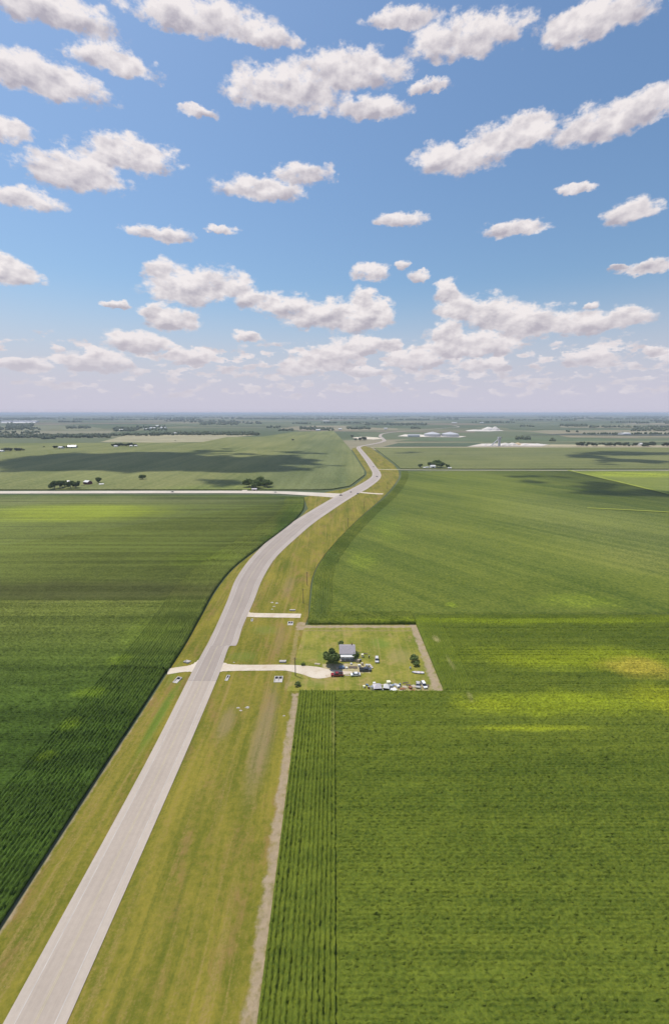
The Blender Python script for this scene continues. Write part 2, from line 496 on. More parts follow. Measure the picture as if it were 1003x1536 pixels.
verge_m = soil_mat('verge_grass', GR_A, GR_B, GR_C, mow=((0.27, 0.20, 0.062), (0.085, 0.105, 0.012), (0.34, 0.27, 0.15)), bare=[(-18.6, -15.2, -150, 173, DIRT, 0.95), (-22, -19.5, 176, 232, (0.29, 0.23, 0.10), 0.6), (-80.5, -78.6, -150, 190, DIRT, 0.9), (-22, -15, 231, 241, DIRT, 0.85)], s1=0.09, s2=0.55, ang=0.3, bump_d=0.5, lo=0.36, hi=0.64, spots=[
    (wp(395, 1100), (6, 40), 0.75, (0.25, 0.19, 0.095)), (wp(338, 1085), (4, 14), 0.6, (0.27, 0.20, 0.10)), (wp(420, 960), (4, 22), 0.5, (0.25, 0.17, 0.08)),
    (wp(432, 880), (5, 30), 0.5, (0.27, 0.19, 0.09)), (wp(360, 985), (10, 7), 0.55, (0.15, 0.19, 0.03)), (wp(400, 945), (12, 8), 0.55, (0.14, 0.185, 0.03)),
    (wp(240, 1075), (3.0, 30), 0.75, (0.10, 0.18, 0.02)), (wp(262, 1010), (2.5, 14), 0.5, (0.12, 0.19, 0.03))])
reserve = row_left + P((462, 763), (455, 746), (500, 736)) + list(reversed(far_l))[1:] + P((545, 668), (557, 672)) + list(reversed(far_r))[1:] + list(reversed(row_right))
tag(sheet('roadside_grass', reserve, 0.0, verge_m, 'mown olive and tan grass reserve on both sides of the highway', 'grass'), kind='structure')

# farm lot
lot_m = soil_mat('lot_grass', mow=((0.29, 0.235, 0.075), (0.12, 0.155, 0.018), (0.34, 0.27, 0.15)), bare=[(-25, 47, 233.6, 237, DIRT, 0.9), (43.6, 48, 170, 238, DIRT, 0.95), (-25, 44, 229.5, 231.5, (0.26, 0.2, 0.10), 0.5), (-6, 17, 188.5, 196.5, (0.50, 0.41, 0.27), 0.75), (24, 44, 174, 179, (0.40, 0.31, 0.2), 0.5)], c1=(0.13, 0.155, 0.018), c2=(0.275, 0.25, 0.045), c3=(0.32, 0.235, 0.09), s1=0.06, s2=0.55, bump_d=0.35, lo=0.36, hi=0.64, spots=[
    (wp(570, 965), (9, 8), 0.65, (0.14, 0.21, 0.03)), (wp(490, 985), (7, 9), 0.6, (0.13, 0.19, 0.03)), (wp(600, 985), (9, 10), 0.5, (0.26, 0.22, 0.09)), (wp(470, 1025), (10, 4), 0.5, (0.16, 0.2, 0.035))])
lot = [Vector((-21, 174.5, 0)), Vector((48.2, 172.9, 0)), Vector((47.2, 237.5, 0)), Vector((-17, 237.5, 0))]
sheet('yard_grass', lot, 0.04, lot_m, 'yellowish green mown yard around the small farmhouse', 'grass')
dirt_m = soil_mat('bare_dirt', (0.33, 0.26, 0.19), (0.43, 0.355, 0.27), (0.30, 0.26, 0.14), s1=0.12, s2=0.8, bump_d=0.2)
def ribbon_pts(c, w):
    L, Rr = [], []
    for i, p in enumerate(c):
        d = (c[min(len(c) - 1, i + 1)] - c[max(0, i - 1)]); d.z = 0; d.normalize()
        nrm = Vector((-d.y, d.x, 0))
        ww = w(i) if callable(w) else w
        L.append(p + nrm * ww / 2); Rr.append(p - nrm * ww / 2)
    return L, Rr
def strip(name, c, w, z, mat, label, cat):
    L, Rr = ribbon_pts(c, w)
    n_ = len(c)
    vs_ = [(p.x, p.y, z) for p in L] + [(p.x, p.y, z) for p in Rr]
    fs_ = [(n_ + i, n_ + i + 1, i + 1, i) for i in range(n_ - 1)]
    run = [0.0]
    for i in range(1, n_): run.append(run[-1] + (c[i] - c[i - 1]).length)
    uv = [(0.0, r_) for r_ in run] + [(1.0, r_) for r_ in run]
    return tag(link_mesh(name, vs_, fs_, mat, uvs=uv), label, cat, kind='structure')
# gravel drives
gravel_m = soil_mat('gravel', (0.50, 0.42, 0.32), (0.62, 0.55, 0.45), (0.45, 0.35, 0.23), s1=0.12, s2=1.2, bump_d=0.1)
def drive(name, pts, w, z, label):
    return strip(name, catmull(P(*pts), 6), w, z, gravel_m, label, 'driveway')
drive('gravel_drive', [(326, 1001), (345, 1002), (390, 1002), (430, 1002), (460, 1006), (480, 1010), (500, 1010), (528, 1009)], lambda i: [11.0, 8.0, 6.2, 5.6, 5.2, 5.0][min(5, i // 2)] if i < 18 else (5.0 + min(4.2, (i - 18) * 0.45) if i < 30 else max(2.0, 9.2 - (i - 30) * 0.7)), 0.10, 'pale gravel driveway leading from the highway to the farmhouse')
drive('gravel_drive', [(368, 922), (385, 923), (420, 923.5), (451, 924)], lambda i: 9.0 if i < 2 else 5.6, 0.10, 'short pale concrete driveway stub north of the farm yard')
drive('gravel_drive', [(298, 1001), (285, 1003), (268, 1005), (251, 1008)], lambda i: [13.0, 10.0, 7.0, 5.6, 5.0][min(4, i // 2)], 0.10, 'short pale gravel driveway into the west cornfield')
drive('gravel_drive', [(540, 738.5), (556, 740), (574, 741)], 9.0, 0.10, 'short pale driveway east of the road junction')
strip('farm_lane', P((563, 704.0), (600, 704.5), (690, 705.2), (840, 705.6), (1003, 705.4), (1500, 705.2)), 7.0, 0.12, soil_mat('lane_gravel', (0.40, 0.38, 0.25), (0.52, 0.47, 0.35), s1=0.02, s2=0.2), 'straight pale farm lane running east past the tree-shaded farmstead', 'lane')

# ------------------------------------------------------------------ highway
EDGE = [(1148, 217, 271), (1022, 281, 324.5), (1000, 292.5, 333), (970, 309, 344), (968.5, 310, 354.5), (940, 324, 364), (901, 341, 381), (868, 354, 394), (835, 378, 415), (802, 412, 450), (785, 436, 470), (768, 463, 494), (752, 490, 518), (741, 510, 536), (733.7, 526, 550), (721, 549, 567), (714, 557.5, 571.5), (708, 558, 570)]
Lp = [Vector((-66.6, -150, 0)), Vector((-66.6, 60, 0))] + [at(l, y) for y, l, r in EDGE]
Rp = [Vector((-53.8, -150, 0)), Vector((-53.8, 60, 0))] + [at(r, y) for y, l, r in EDGE]
cen = P((559.2, 701), (550.2, 688), (540, 675.4), (537.5, 671.5), (541, 669.3), (556, 666.5), (570, 663.6), (576, 661), (573.5, 657.6), (570, 654.3), (573, 650.8), (588, 648.3), (610, 646.4), (640, 644.3), (668, 642), (685, 640.6), (686.5, 639.2), (672, 636.8), (640, 635.5))
fc = catmull(cen, 5)
FL, FR = ribbon_pts(fc, 15.5)
def smooth_pairs(A, n=5): return A[:3] + catmull(A[2:], n)[1:]
i_step = 6
LL = [Vector((-66.6, -150, 0))] + catmull(Lp[1:], 5) + FL
RR = [Vector((-53.8, -150, 0))] + catmull(Rp[1:], 5) + FR
nR = len(LL)
run = [0.0]
for i in range(1, nR): run.append(run[-1] + ((LL[i] + RR[i]) / 2 - (LL[i - 1] + RR[i - 1]) / 2).length)
def road_mat():
    m, T, b = new_mat('weathered_asphalt')
    uv = T.node('ShaderNodeTexCoord').outputs['UV']
    u, v, _ = T.xyz(uv)
    p = T.pos()
    y = T.xyz(p)[1]
    lenv = T.comb(T.m('MULTIPLY', u, 14.0), T.m('MULTIPLY', v, 0.035), 0.0)
    long_n = T.noise(lenv, 0.9, 4, 0.6)
    g = T.noise(p, 0.9, 5, 0.7)
    blot = T.noise(p, 0.06, 4, 0.6)
    # lane wear: paler shoulders, two darker wheel tracks a lane
    cu = T.m('ABSOLUTE', T.m('SUBTRACT', u, 0.5))
    shoulder = T.smooth(cu, 0.30, 0.345)
    trk = T.m('POWER', T.m('ABSOLUTE', T.m('SINE', T.m('MULTIPLY', cu, 20.0))), 2.0)
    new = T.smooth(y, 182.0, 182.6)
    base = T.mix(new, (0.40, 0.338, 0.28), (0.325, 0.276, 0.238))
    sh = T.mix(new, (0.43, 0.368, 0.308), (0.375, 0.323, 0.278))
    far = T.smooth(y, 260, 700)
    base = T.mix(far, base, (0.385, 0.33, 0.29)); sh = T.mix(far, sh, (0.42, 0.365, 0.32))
    col = T.mix(T.m('MULTIPLY', trk, 0.15), base, (0.24, 0.21, 0.19))
    col = T.mix(shoulder, col, sh)
    f = T.m('ADD', T.m('MULTIPLY', long_n, 0.4), T.m('ADD', T.m('MULTIPLY', g, 0.3), T.m('MULTIPLY', blot, 0.3)))
    k = T.smooth(f, 0.3, 0.7, 0.84, 1.15, 'LINEAR')
    col = T.mix(1.0, col, T.comb(k, k, k), 'MULTIPLY')
    seam = T.m('MULTIPLY', T.smooth(T.m('ABSOLUTE', T.m('SUBTRACT', y, 182.3)), 0.15, 0.4, 1.0, 0.0), 0.35)
    col = T.mix(seam, col, (0.2, 0.18, 0.17))
    T.put(b.inputs['Base Color'], col)
    b.inputs['Roughness'].default_value = 0.85
    b.inputs['Specular IOR Level'].default_value = 0.15
    bump(T, b, g, 0.03)
    return m
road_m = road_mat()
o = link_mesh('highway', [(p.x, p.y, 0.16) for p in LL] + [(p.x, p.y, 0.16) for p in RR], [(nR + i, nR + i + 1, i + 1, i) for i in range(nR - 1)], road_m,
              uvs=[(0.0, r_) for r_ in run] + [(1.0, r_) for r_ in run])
tag(o, 'pale two lane highway winding away across the plain', 'road', kind='structure')
white_m = plain('worn_white_paint', (0.44, 0.40, 0.36), 0.7, 0.15, 0.3)
yellow_m = plain('worn_yellow_paint', (0.42, 0.36, 0.25), 0.7, 0.15, 0.3)
def line_at(f, w, z, i0, i1, mat, name, label):
    c = [LL[i].lerp(RR[i], f) for i in range(i0, i1)]
    return strip(name, c, w, z, mat, label, 'road marking')
imax = nR - len(FL)
line_at(0.185, 0.22, 0.18, 0, imax, white_m, 'road_marking', 'faded white edge line along the west lane')
line_at(0.815, 0.22, 0.18, 0, imax, white_m, 'road_marking', 'faded white edge line along the east lane')
line_at(0.487, 0.16, 0.18, 0, imax, yellow_m, 'road_marking', 'faded yellow centre line, western of the pair')
line_at(0.513, 0.16, 0.18, 0, imax, yellow_m, 'road_marking', 'faded yellow centre line, eastern of the pair')

side_m = soil_mat('pale_side_road', (0.50, 0.44, 0.36), (0.60, 0.54, 0.45), (0.45, 0.41, 0.35), s1=0.03, s2=0.3, bump_d=0.05)
strip('side_road', catmull(P((-400, 739.5), (0, 738.6), (150, 738.2), (270, 738.0), (360, 738.0), (420, 738.8), (465, 741.0), (500, 743.0), (522, 744.5)), 4), lambda i: 22.0 if i < 20 else 22.0 + (i - 20) * 1.3, 0.15, side_m, 'pale gravelled side road joining the highway from the west', 'road')
strip('side_road', catmull(P((365, 737), (378, 728), (388, 724)), 3), 8.0, 0.13, side_m, 'short pale lane leading to the roadside grove', 'lane')

# ------------------------------------------------------------------ cornfields
def hfield(x0, x1, y0, y1, along, row=1.2, zb=1.75, amp=0.85, seed=1, res=(0.3, 0.6)):
    """corn canopy with drilled rows; along='x' or 'y'"""
    rx, ry = (res[1], res[0]) if along == 'x' else (res[0], res[1])
    nx = int((x1 - x0) / rx) + 1; ny = int((y1 - y0) / ry) + 1
    xs = np.linspace(x0, x1, nx); ys = np.linspace(y0, y1, ny)
    X, Y = np.meshgrid(xs, ys)
    rg = np.random.default_rng(seed)
    ac = Y if along == 'x' else X
    al = X if along == 'x' else Y
    ph = 2 * np.pi * ac / row
    nrow = int(np.ceil((ac.max() - ac.min()) / row)) + 3
    rid = np.clip(((ac - ac.min()) / row + 0.5).astype(int), 0, nrow - 1)
    rowh = rg.normal(0, 0.10, nrow)[rid]
    def vn(sx, sy, sd):
        g = np.random.default_rng(sd).normal(0, 1, (int((y1 - y0) / sy) + 4, int((x1 - x0) / sx) + 4))
        fx = (X - x0) / sx; fy = (Y - y0) / sy
        ix = fx.astype(int); iy = fy.astype(int); tx = fx - ix; ty = fy - iy
        tx = tx * tx * (3 - 2 * tx); ty = ty * ty * (3 - 2 * ty)
        return (g[iy, ix] * (1 - tx) * (1 - ty) + g[iy, ix + 1] * tx * (1 - ty) + g[iy + 1, ix] * (1 - tx) * ty + g[iy + 1, ix + 1] * tx * ty)
    fineN = rg.normal(0, 1, X.shape)
    Z = zb + amp * (0.5 + 0.5 * np.cos(ph)) + rowh + fineN * 0.23 + vn(2.3, 2.3, seed + 1) * 0.05 + vn(9, 9, seed + 2) * 0.08
    X = X + rg.normal(0, 0.08, X.shape); Y = Y + rg.normal(0, 0.08, Y.shape)
    # gaps where plants failed
    gap = vn(3.0, 3.0, seed + 5)
    Z = np.where(gap > 9.0, Z - 1.0, Z)
    Z[0, :] = 0; Z[-1, :] = 0; Z[:, 0] = 0; Z[:, -1] = 0
    X[:, 0] = x0; X[:, -1] = x1; Y[0, :] = y0; Y[-1, :] = y1
    V = np.stack([X, Y, Z], -1).reshape(-1, 3)
    idx = np.arange(nx * ny).reshape(ny, nx)
    Fq = np.stack([idx[:-1, :-1], idx[:-1, 1:], idx[1:, 1:], idx[1:, :-1]], -1).reshape(-1, 4)
    return V, Fq

def hstrip(curve, w, side, row=1.25, zb=1.6, amp=0.9, seed=1, rs=0.6):
    """headland: rows that follow the field edge; curve is the edge, side +1 grows to its left"""
    pts = [Vector((p.x, p.y, 0)) for p in curve]
    acc_ = [0.0]
    for a, b in zip(pts, pts[1:]): acc_.append(acc_[-1] + (b - a).length)
    L_ = acc_[-1]; ns = int(L_ / rs) + 1; nw = int(w / 0.25) + 1
    S = np.linspace(0, L_, ns); ac_ = np.array(acc_)
    cx = np.interp(S, ac_, [p.x for p in pts]); cy = np.interp(S, ac_, [p.y for p in pts])
    kern = np.ones(25) / 25
    def sm(v): q = np.concatenate([np.full(12, v[0]), v, np.full(12, v[-1])]); return np.convolve(q, kern, 'valid')
    tx, ty = sm(np.gradient(cx)), sm(np.gradient(cy))
    ln = np.hypot(tx, ty); nxn, nyn = -ty / ln * side, tx / ln * side
    W_ = np.linspace(0.1, w, nw)
    X = cx[:, None] + nxn[:, None] * W_; Y = cy[:, None] + nyn[:, None] * W_
    rg = np.random.default_rng(seed)
    ph = W_ / row
    prof = np.clip(0.5 + 0.75 * np.cos(2 * np.pi * ph), 0, 1)
    rowh = rg.normal(0, 0.09, int(w / row) + 3)[(ph + 0.5).astype(int)]
    low = np.interp(S, np.arange(0, L_ + 8, 7.0), rg.normal(0, 1, len(np.arange(0, L_ + 8, 7.0))))
    Z = zb + amp * prof[None, :] + rowh[None, :] + rg.normal(0, 0.2, X.shape) + low[:, None] * 0.08
    gap = np.kron(rg.normal(0, 1, (ns // 5 + 1, nw // 9 + 1)), np.ones((5, 9)))[:ns, :nw]
    Z = np.where(gap > 2.6, Z * 0.75, Z)
    X += rg.normal(0, 0.06, X.shape); Y += rg.normal(0, 0.06, Y.shape)
    Z[:, 0] = 0; Z[0, :] = 0; Z[-1, :] = 0; Z[:, -1] = zb
    V = np.stack([X, Y, Z], -1).reshape(-1, 3)
    idx = np.arange(ns * nw).reshape(ns, nw)
    Fq = np.stack([idx[:-1, :-1], idx[:-1, 1:], idx[1:, 1:], idx[1:, :-1]], -1).reshape(-1, 4)
    if side > 0: Fq = Fq[:, ::-1]
    return V, Fq

def crop_field(name, poly, top, mat, parts, label):
    poly = ccw(poly); n_ = len(poly)
    V = np.array([(p.x, p.y, top) for p in poly] + [(p.x, p.y, -0.2) for p in poly])
    T3 = tess(poly)
    for i in range(n_):
        j = (i + 1) % n_
        T3 += [(n_ + i, n_ + j, j), (n_ + i, j, i)]
    Vs, nv, quads = [V], len(V), []
    for (v_, f_) in parts:
        Vs.append(v_); quads.append(f_ + nv); nv += len(v_)
    allv = np.concatenate(Vs)
    me = bpy.data.meshes.new(name)
    if quads:
        Q = np.concatenate(quads)
        nt, nq = len(T3), len(Q)
        me.vertices.add(len(allv)); me.vertices.foreach_set('co', allv.astype(np.float32).ravel())
        li = np.concatenate([np.array(T3).ravel(), Q.ravel()]).astype(np.int32)
        me.loops.add(len(li)); me.loops.foreach_set('vertex_index', li)
        me.polygons.add(nt + nq)
        st = np.concatenate([np.arange(nt) * 3, nt * 3 + np.arange(nq) * 4]).astype(np.int32)
        me.polygons.foreach_set('loop_start', st)
        me.update(calc_edges=True); me.validate()
    else:
        me.from_pydata([tuple(v) for v in allv], [], T3); me.update()
    me.materials.append(mat)
    o_ = bpy.data.objects.new(name, me); COL.objects.link(o_)
    return tag(o_, label, 'cornfield', kind='stuff')

YEL = (0.30, 0.32, 0.02)
def sp(px, py, rx, ry, k, c=None):
    q = at(px, py, 2.0); w = rx * mpp(py)
    hgt = abs(at(px, py - ry, 2.0).y - at(px, py + ry, 2.0).y) / 2
    t = ((q.x, q.y), (w, hgt), k)
    return t + ((c,) if c else ())

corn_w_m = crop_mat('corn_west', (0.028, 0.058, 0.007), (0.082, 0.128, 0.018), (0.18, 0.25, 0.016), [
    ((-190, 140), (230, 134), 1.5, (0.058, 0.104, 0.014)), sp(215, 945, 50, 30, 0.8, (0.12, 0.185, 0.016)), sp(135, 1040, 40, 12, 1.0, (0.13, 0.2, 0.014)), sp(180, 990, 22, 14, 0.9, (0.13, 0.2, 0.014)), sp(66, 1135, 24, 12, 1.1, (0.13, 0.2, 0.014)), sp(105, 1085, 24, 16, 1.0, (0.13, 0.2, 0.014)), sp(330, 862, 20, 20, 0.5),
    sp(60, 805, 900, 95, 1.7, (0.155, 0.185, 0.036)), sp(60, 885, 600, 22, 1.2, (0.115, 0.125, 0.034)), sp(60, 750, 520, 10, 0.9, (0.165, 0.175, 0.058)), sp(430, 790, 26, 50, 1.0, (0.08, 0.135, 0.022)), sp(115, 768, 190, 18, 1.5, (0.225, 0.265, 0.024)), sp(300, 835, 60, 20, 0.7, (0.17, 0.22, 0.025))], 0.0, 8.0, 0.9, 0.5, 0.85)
west_edge = catmull(P((250, 1009), (278, 965), (300, 925), (322, 885), (349, 852), (382, 826), (416, 801), (441, 781), (455, 763), (456, 747)), 4)
west_poly = [Vector((-80.4, -150, 0)), Vector((-80.2, 190, 0))] + west_edge + P((400, 744), (200, 743.5), (-450, 744.5)) + [Vector((-900, -150, 0))]
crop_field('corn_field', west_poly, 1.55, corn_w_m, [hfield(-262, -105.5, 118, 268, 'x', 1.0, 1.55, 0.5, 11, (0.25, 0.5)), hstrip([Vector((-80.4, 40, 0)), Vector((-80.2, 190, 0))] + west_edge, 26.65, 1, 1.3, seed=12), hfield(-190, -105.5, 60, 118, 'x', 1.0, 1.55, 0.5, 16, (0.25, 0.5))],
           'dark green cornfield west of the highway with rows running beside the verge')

corn_n_m = crop_mat('corn_north', (0.058, 0.090, 0.012), (0.158, 0.182, 0.028), (0.215, 0.285, 0.018), [
    sp(676, 906, 11, 6, 0.7), sp(545, 838, 30, 22, 0.3), sp(820, 930, 400, 8, 1.3, (0.19, 0.24, 0.015)), sp(870, 900, 90, 16, 0.35), sp(580, 790, 30, 26, 0.25), sp(480, 905, 18, 36, 0.6, (0.05, 0.085, 0.02)), sp(700, 885, 60, 14, 0.25, (0.06, 0.1, 0.02)),
    sp(560, 765, 46, 26, 0.45, (0.05, 0.095, 0.018)), sp(495, 835, 16, 24, 0.5, (0.05, 0.095, 0.018)), sp(900, 780, 180, 60, 0.4, (0.155, 0.17, 0.055)), sp(960, 840, 120, 30, 0.4, (0.165, 0.17, 0.04))], R(-52), 9.0, 0.55, 0.5, 0.5)
north_edge = [Vector((-15.6, 238.5, 0))] + catmull(P((465, 915), (467, 895), (470, 870), (478, 850), (493, 828), (519, 799), (548, 772), (580, 745), (594, 728), (601, 716), (601, 708)), 4)
north_poly = north_edge + P((700, 707.3), (852, 707.3), (925, 724), (1003, 743), (1500, 860)) + [Vector((900, 248, 0)), Vector((47.5, 248, 0)), Vector((47.5, 238.5, 0))]
crop_field('corn_field', north_poly, 1.55, corn_n_m, [hstrip(north_edge, 13.8, -1, 1.2, 1.6, 0.5, seed=13), hfield(-15.2, 47, 238.9, 252, 'x', 1.0, 1.5, 0.5, 14, (0.25, 0.5))],
           'broad mid green cornfield east of the highway beyond the farm yard')

corn_s_m = crop_mat('corn_south', (0.062, 0.094, 0.011), (0.145, 0.18, 0.020), (0.245, 0.285, 0.016), [
    sp(820, 931, 400, 7, 1.2, (0.17, 0.22, 0.014)), sp(870, 985, 230, 26, 1.25, (0.20, 0.245, 0.014)), sp(950, 1000, 85, 22, 1.15, (0.36, 0.31, 0.04)), sp(985, 1045, 110, 30, 1.15, (0.22, 0.25, 0.014)), sp(840, 1055, 160, 26, 1.15, (0.20, 0.245, 0.014)), sp(730, 1058, 70, 14, 0.9), sp(800, 1092, 130, 8, 0.8), sp(655, 958, 7, 7, 0.7, (0.3, 0.26, 0.13)), sp(676, 995, 5, 16, 0.6, (0.24, 0.23, 0.09)), sp(706, 1045, 6, 12, 0.6, (0.26, 0.25, 0.09)), sp(500, 1090, 4, 50, 0.5, (0.22, 0.21, 0.07)), sp(692, 1050, 22, 14, 0.4)], 0.0, 3.2, 1.1, 0.4, 0.55)
south_poly = [Vector((-15.4, -150, 0)), Vector((-15.4, 173, 0)), Vector((48.5, 172.6, 0)), Vector((47.3, 237.8, 0)), Vector((47.5, 248, 0)), Vector((900, 248, 0)), Vector((1200, -150, 0))]
crop_field('corn_field', south_poly, 1.55, corn_s_m, [hfield(0.5, 222, 60, 172.3, 'x', 1.0, 1.6, 0.35, 21, (0.25, 0.5)), hfield(61, 222, 172.3, 247.5, 'x', 1.0, 1.6, 0.35, 22, (0.25, 0.5)), hfield(-15.2, 0.5, 60, 172.6, 'y', 1.25, 1.6, 1.0, 23), hfield(48.3, 62, 172.8, 247.5, 'y', 1.15, 1.6, 0.95, 24)],
           'green cornfield below and right of the farm yard with yellow patches')

def far_field(pts, top, mat, label):
    return crop_field('crop_field', P(*pts), top, mat, [], label)
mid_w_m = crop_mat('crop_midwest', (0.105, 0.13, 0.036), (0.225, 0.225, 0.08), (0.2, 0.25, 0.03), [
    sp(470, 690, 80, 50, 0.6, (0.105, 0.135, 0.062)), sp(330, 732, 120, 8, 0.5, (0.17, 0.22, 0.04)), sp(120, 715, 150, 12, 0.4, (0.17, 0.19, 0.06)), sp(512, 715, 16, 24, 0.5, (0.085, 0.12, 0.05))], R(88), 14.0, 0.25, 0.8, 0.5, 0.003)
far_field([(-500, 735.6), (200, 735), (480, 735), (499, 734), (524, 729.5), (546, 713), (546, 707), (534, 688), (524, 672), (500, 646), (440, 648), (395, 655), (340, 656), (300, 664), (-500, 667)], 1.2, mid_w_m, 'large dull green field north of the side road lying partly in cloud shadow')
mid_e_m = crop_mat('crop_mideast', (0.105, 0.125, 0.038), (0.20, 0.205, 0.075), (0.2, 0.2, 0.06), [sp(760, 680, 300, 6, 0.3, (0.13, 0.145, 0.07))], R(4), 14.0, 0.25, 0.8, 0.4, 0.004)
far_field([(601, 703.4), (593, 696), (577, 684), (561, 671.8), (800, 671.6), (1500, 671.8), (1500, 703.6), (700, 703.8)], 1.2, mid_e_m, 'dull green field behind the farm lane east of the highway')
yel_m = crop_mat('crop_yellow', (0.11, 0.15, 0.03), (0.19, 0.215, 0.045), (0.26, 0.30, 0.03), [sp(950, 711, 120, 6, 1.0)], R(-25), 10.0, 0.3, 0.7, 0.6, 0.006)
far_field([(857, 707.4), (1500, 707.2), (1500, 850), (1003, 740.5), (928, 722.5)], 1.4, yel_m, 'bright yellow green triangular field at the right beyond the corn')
verge2_m = soil_mat('bright_verge', (0.20, 0.235, 0.035), (0.27, 0.30, 0.05), s1=0.05, s2=0.4)
def raised_strip(name, pts, w, z, mat, label): return strip(name, P(*pts), w, z, mat, label, 'grass')
raised_strip('grass_strip', [(852, 706.5), (925, 723.5), (1003, 742.5), (1300, 814)], 9, 2.1, verge2_m, 'bright green grass strip running diagonally between the fields at right')
raised_strip('grass_strip', [(880, 764), (940, 767), (1003, 770.5), (1300, 786)], 5, 2.1, verge2_m, 'thin bright green strip crossing the corn at the right edge')
raised_strip('grass_strip', [(556, 671.2), (640, 670.8), (740, 670.8), (860, 671.0), (1500, 671.4)], 26, 0.3, soil_mat('pale_margin', (0.33, 0.30, 0.18), (0.42, 0.37, 0.24), s1=0.01, s2=0.1), 'pale dry margin between the dull green field and the field in painted cloud shade behind')

patch_i = [0]
def land(pts, col, label, z=None):
    patch_i[0] += 1
    c2 = tuple(min(1, c * 1.25) for c in col); c1 = tuple(c * 0.85 for c in col)
    m = soil_mat('far_land', c1, c2, s1=0.004, s2=0.03, ang=2.0, bump_d=0.01)
    return sheet('field', P(*pts), (0.05 + 0.06 * patch_i[0]) if z is None else z, m, label, 'field')
land([(150, 663), (190, 652.5), (392, 651.5), (345, 656.5), (316, 662.5), (240, 664)], (0.29, 0.265, 0.16), 'tan harvested field in front of the long tree belt')
land([(28, 675.5), (44, 671), (84, 669.5), (92, 673), (60, 675.8)], (0.36, 0.33, 0.17), 'pale yellow stubble field left of the small barns')
land([(-300, 649), (170, 646), (165, 650), (-300, 655)], (0.20, 0.19, 0.12), 'brownish field before the western tree belt')
land([(-200, 640), (120, 638), (150, 642), (160, 645.5), (-200, 648)], (0.15, 0.155, 0.085), 'grey green field behind the western tree belt')
land([(575, 669.8), (600, 664), (760, 664), (800, 667.5), (720, 669.8)], (0.075, 0.10, 0.055), 'field painted dark green for cloud shade, before the pale works tower')  # cloud shadow on this land is painted into its dark colour
land([(590, 662), (640, 656.5), (800, 656.5), (1020, 658), (1010, 661), (760, 662.5)], (0.10, 0.13, 0.065), 'green field in front of the big storage domes')
land([(595, 664), (760, 662.6), (1003, 661), (1003, 663.5), (760, 664), (600, 665)], (0.16, 0.17, 0.085), 'thin olive field strip before the works')
land([(700, 670), (722, 665.5), (790, 664.8), (824, 666.8), (812, 669.8)], (0.50, 0.44, 0.37), 'pale bare ground of the quarry works')
land([(812, 670), (826, 666.6), (870, 667), (1003, 668.5), (1003, 670.5)], (0.38, 0.33, 0.21), 'tan dry grassland behind the eastern fields')
land([(596, 654.5), (607, 651.5), (632, 652), (700, 654.5), (690, 656), (640, 655.5)], (0.62, 0.56, 0.48), 'pale gravel yard in front of the storage domes')
land([(528, 656.5), (545, 655), (566, 656.2), (574, 658.6), (560, 659.4), (535, 658.6)], (0.60, 0.53, 0.42), 'pale bare yard beside the dark copse')
land([(700, 646.8), (715, 644.6), (742, 644.2), (756, 646), (735, 647)], (0.62, 0.58, 0.52), 'pale ground of the distant plant')
land([(780, 652.5), (860, 650.2), (1003, 651.5), (1003, 653.8), (860, 652.8)], (0.075, 0.085, 0.06), 'dark strip of land in the eastern distance')
land([(930, 648), (1003, 648.5), (1003, 650.8), (945, 650.4)], (0.26, 0.24, 0.15), 'tan field in the eastern distance')
land([(840, 638), (1003, 639), (1003, 643), (840, 641.5)], (0.2, 0.19, 0.115), 'olive field in the far east')
land([(0, 634.5), (8, 632), (50, 631.5), (54, 634.2)], (0.72, 0.70, 0.66), 'white bare quarry floor in the far west')

# ------------------------------------------------------------------ vegetation
def leaf_mat(name, c1, c2, trans=0.25):
    m, T, b = new_mat(name)
    g = T.node('ShaderNodeNewGeometry')
    p = T.obj()
    f = T.m('ADD', T.m('MULTIPLY', g.outputs['Random Per Island'], 0.6), T.m('MULTIPLY', T.noise(p, 0.6, 3), 0.5))
    col = T.mix(f, c1, c2)
    T.put(b.inputs['Base Color'], col)
    b.inputs['Roughness'].default_value = 0.6
    b.inputs['Specular IOR Level'].default_value = 0.2
    tr = T.node('ShaderNodeBsdfTranslucent'); T.put(tr.inputs[0], col)
    ms = T.node('ShaderNodeMixShader'); ms.inputs[0].default_value = trans
    T.nt.links.new(b.outputs[0], ms.inputs[1]); T.nt.links.new(tr.outputs[0], ms.inputs[2])
    T.nt.links.new(ms.outputs[0], T.nt.nodes['Material Output'].inputs[0])
    return m
leaf_dark = leaf_mat('foliage_dark', (0.045, 0.085, 0.02), (0.165, 0.215, 0.06))
leaf_mid = leaf_mat('foliage_mid', (0.075, 0.125, 0.028), (0.21, 0.26, 0.075))
leaf_far = leaf_mat('foliage_far', (0.055, 0.08, 0.036), (0.135, 0.16, 0.07), 0.2)
bark_m = plain('bark', (0.13, 0.105, 0.08), 0.9, 0.25, 6)

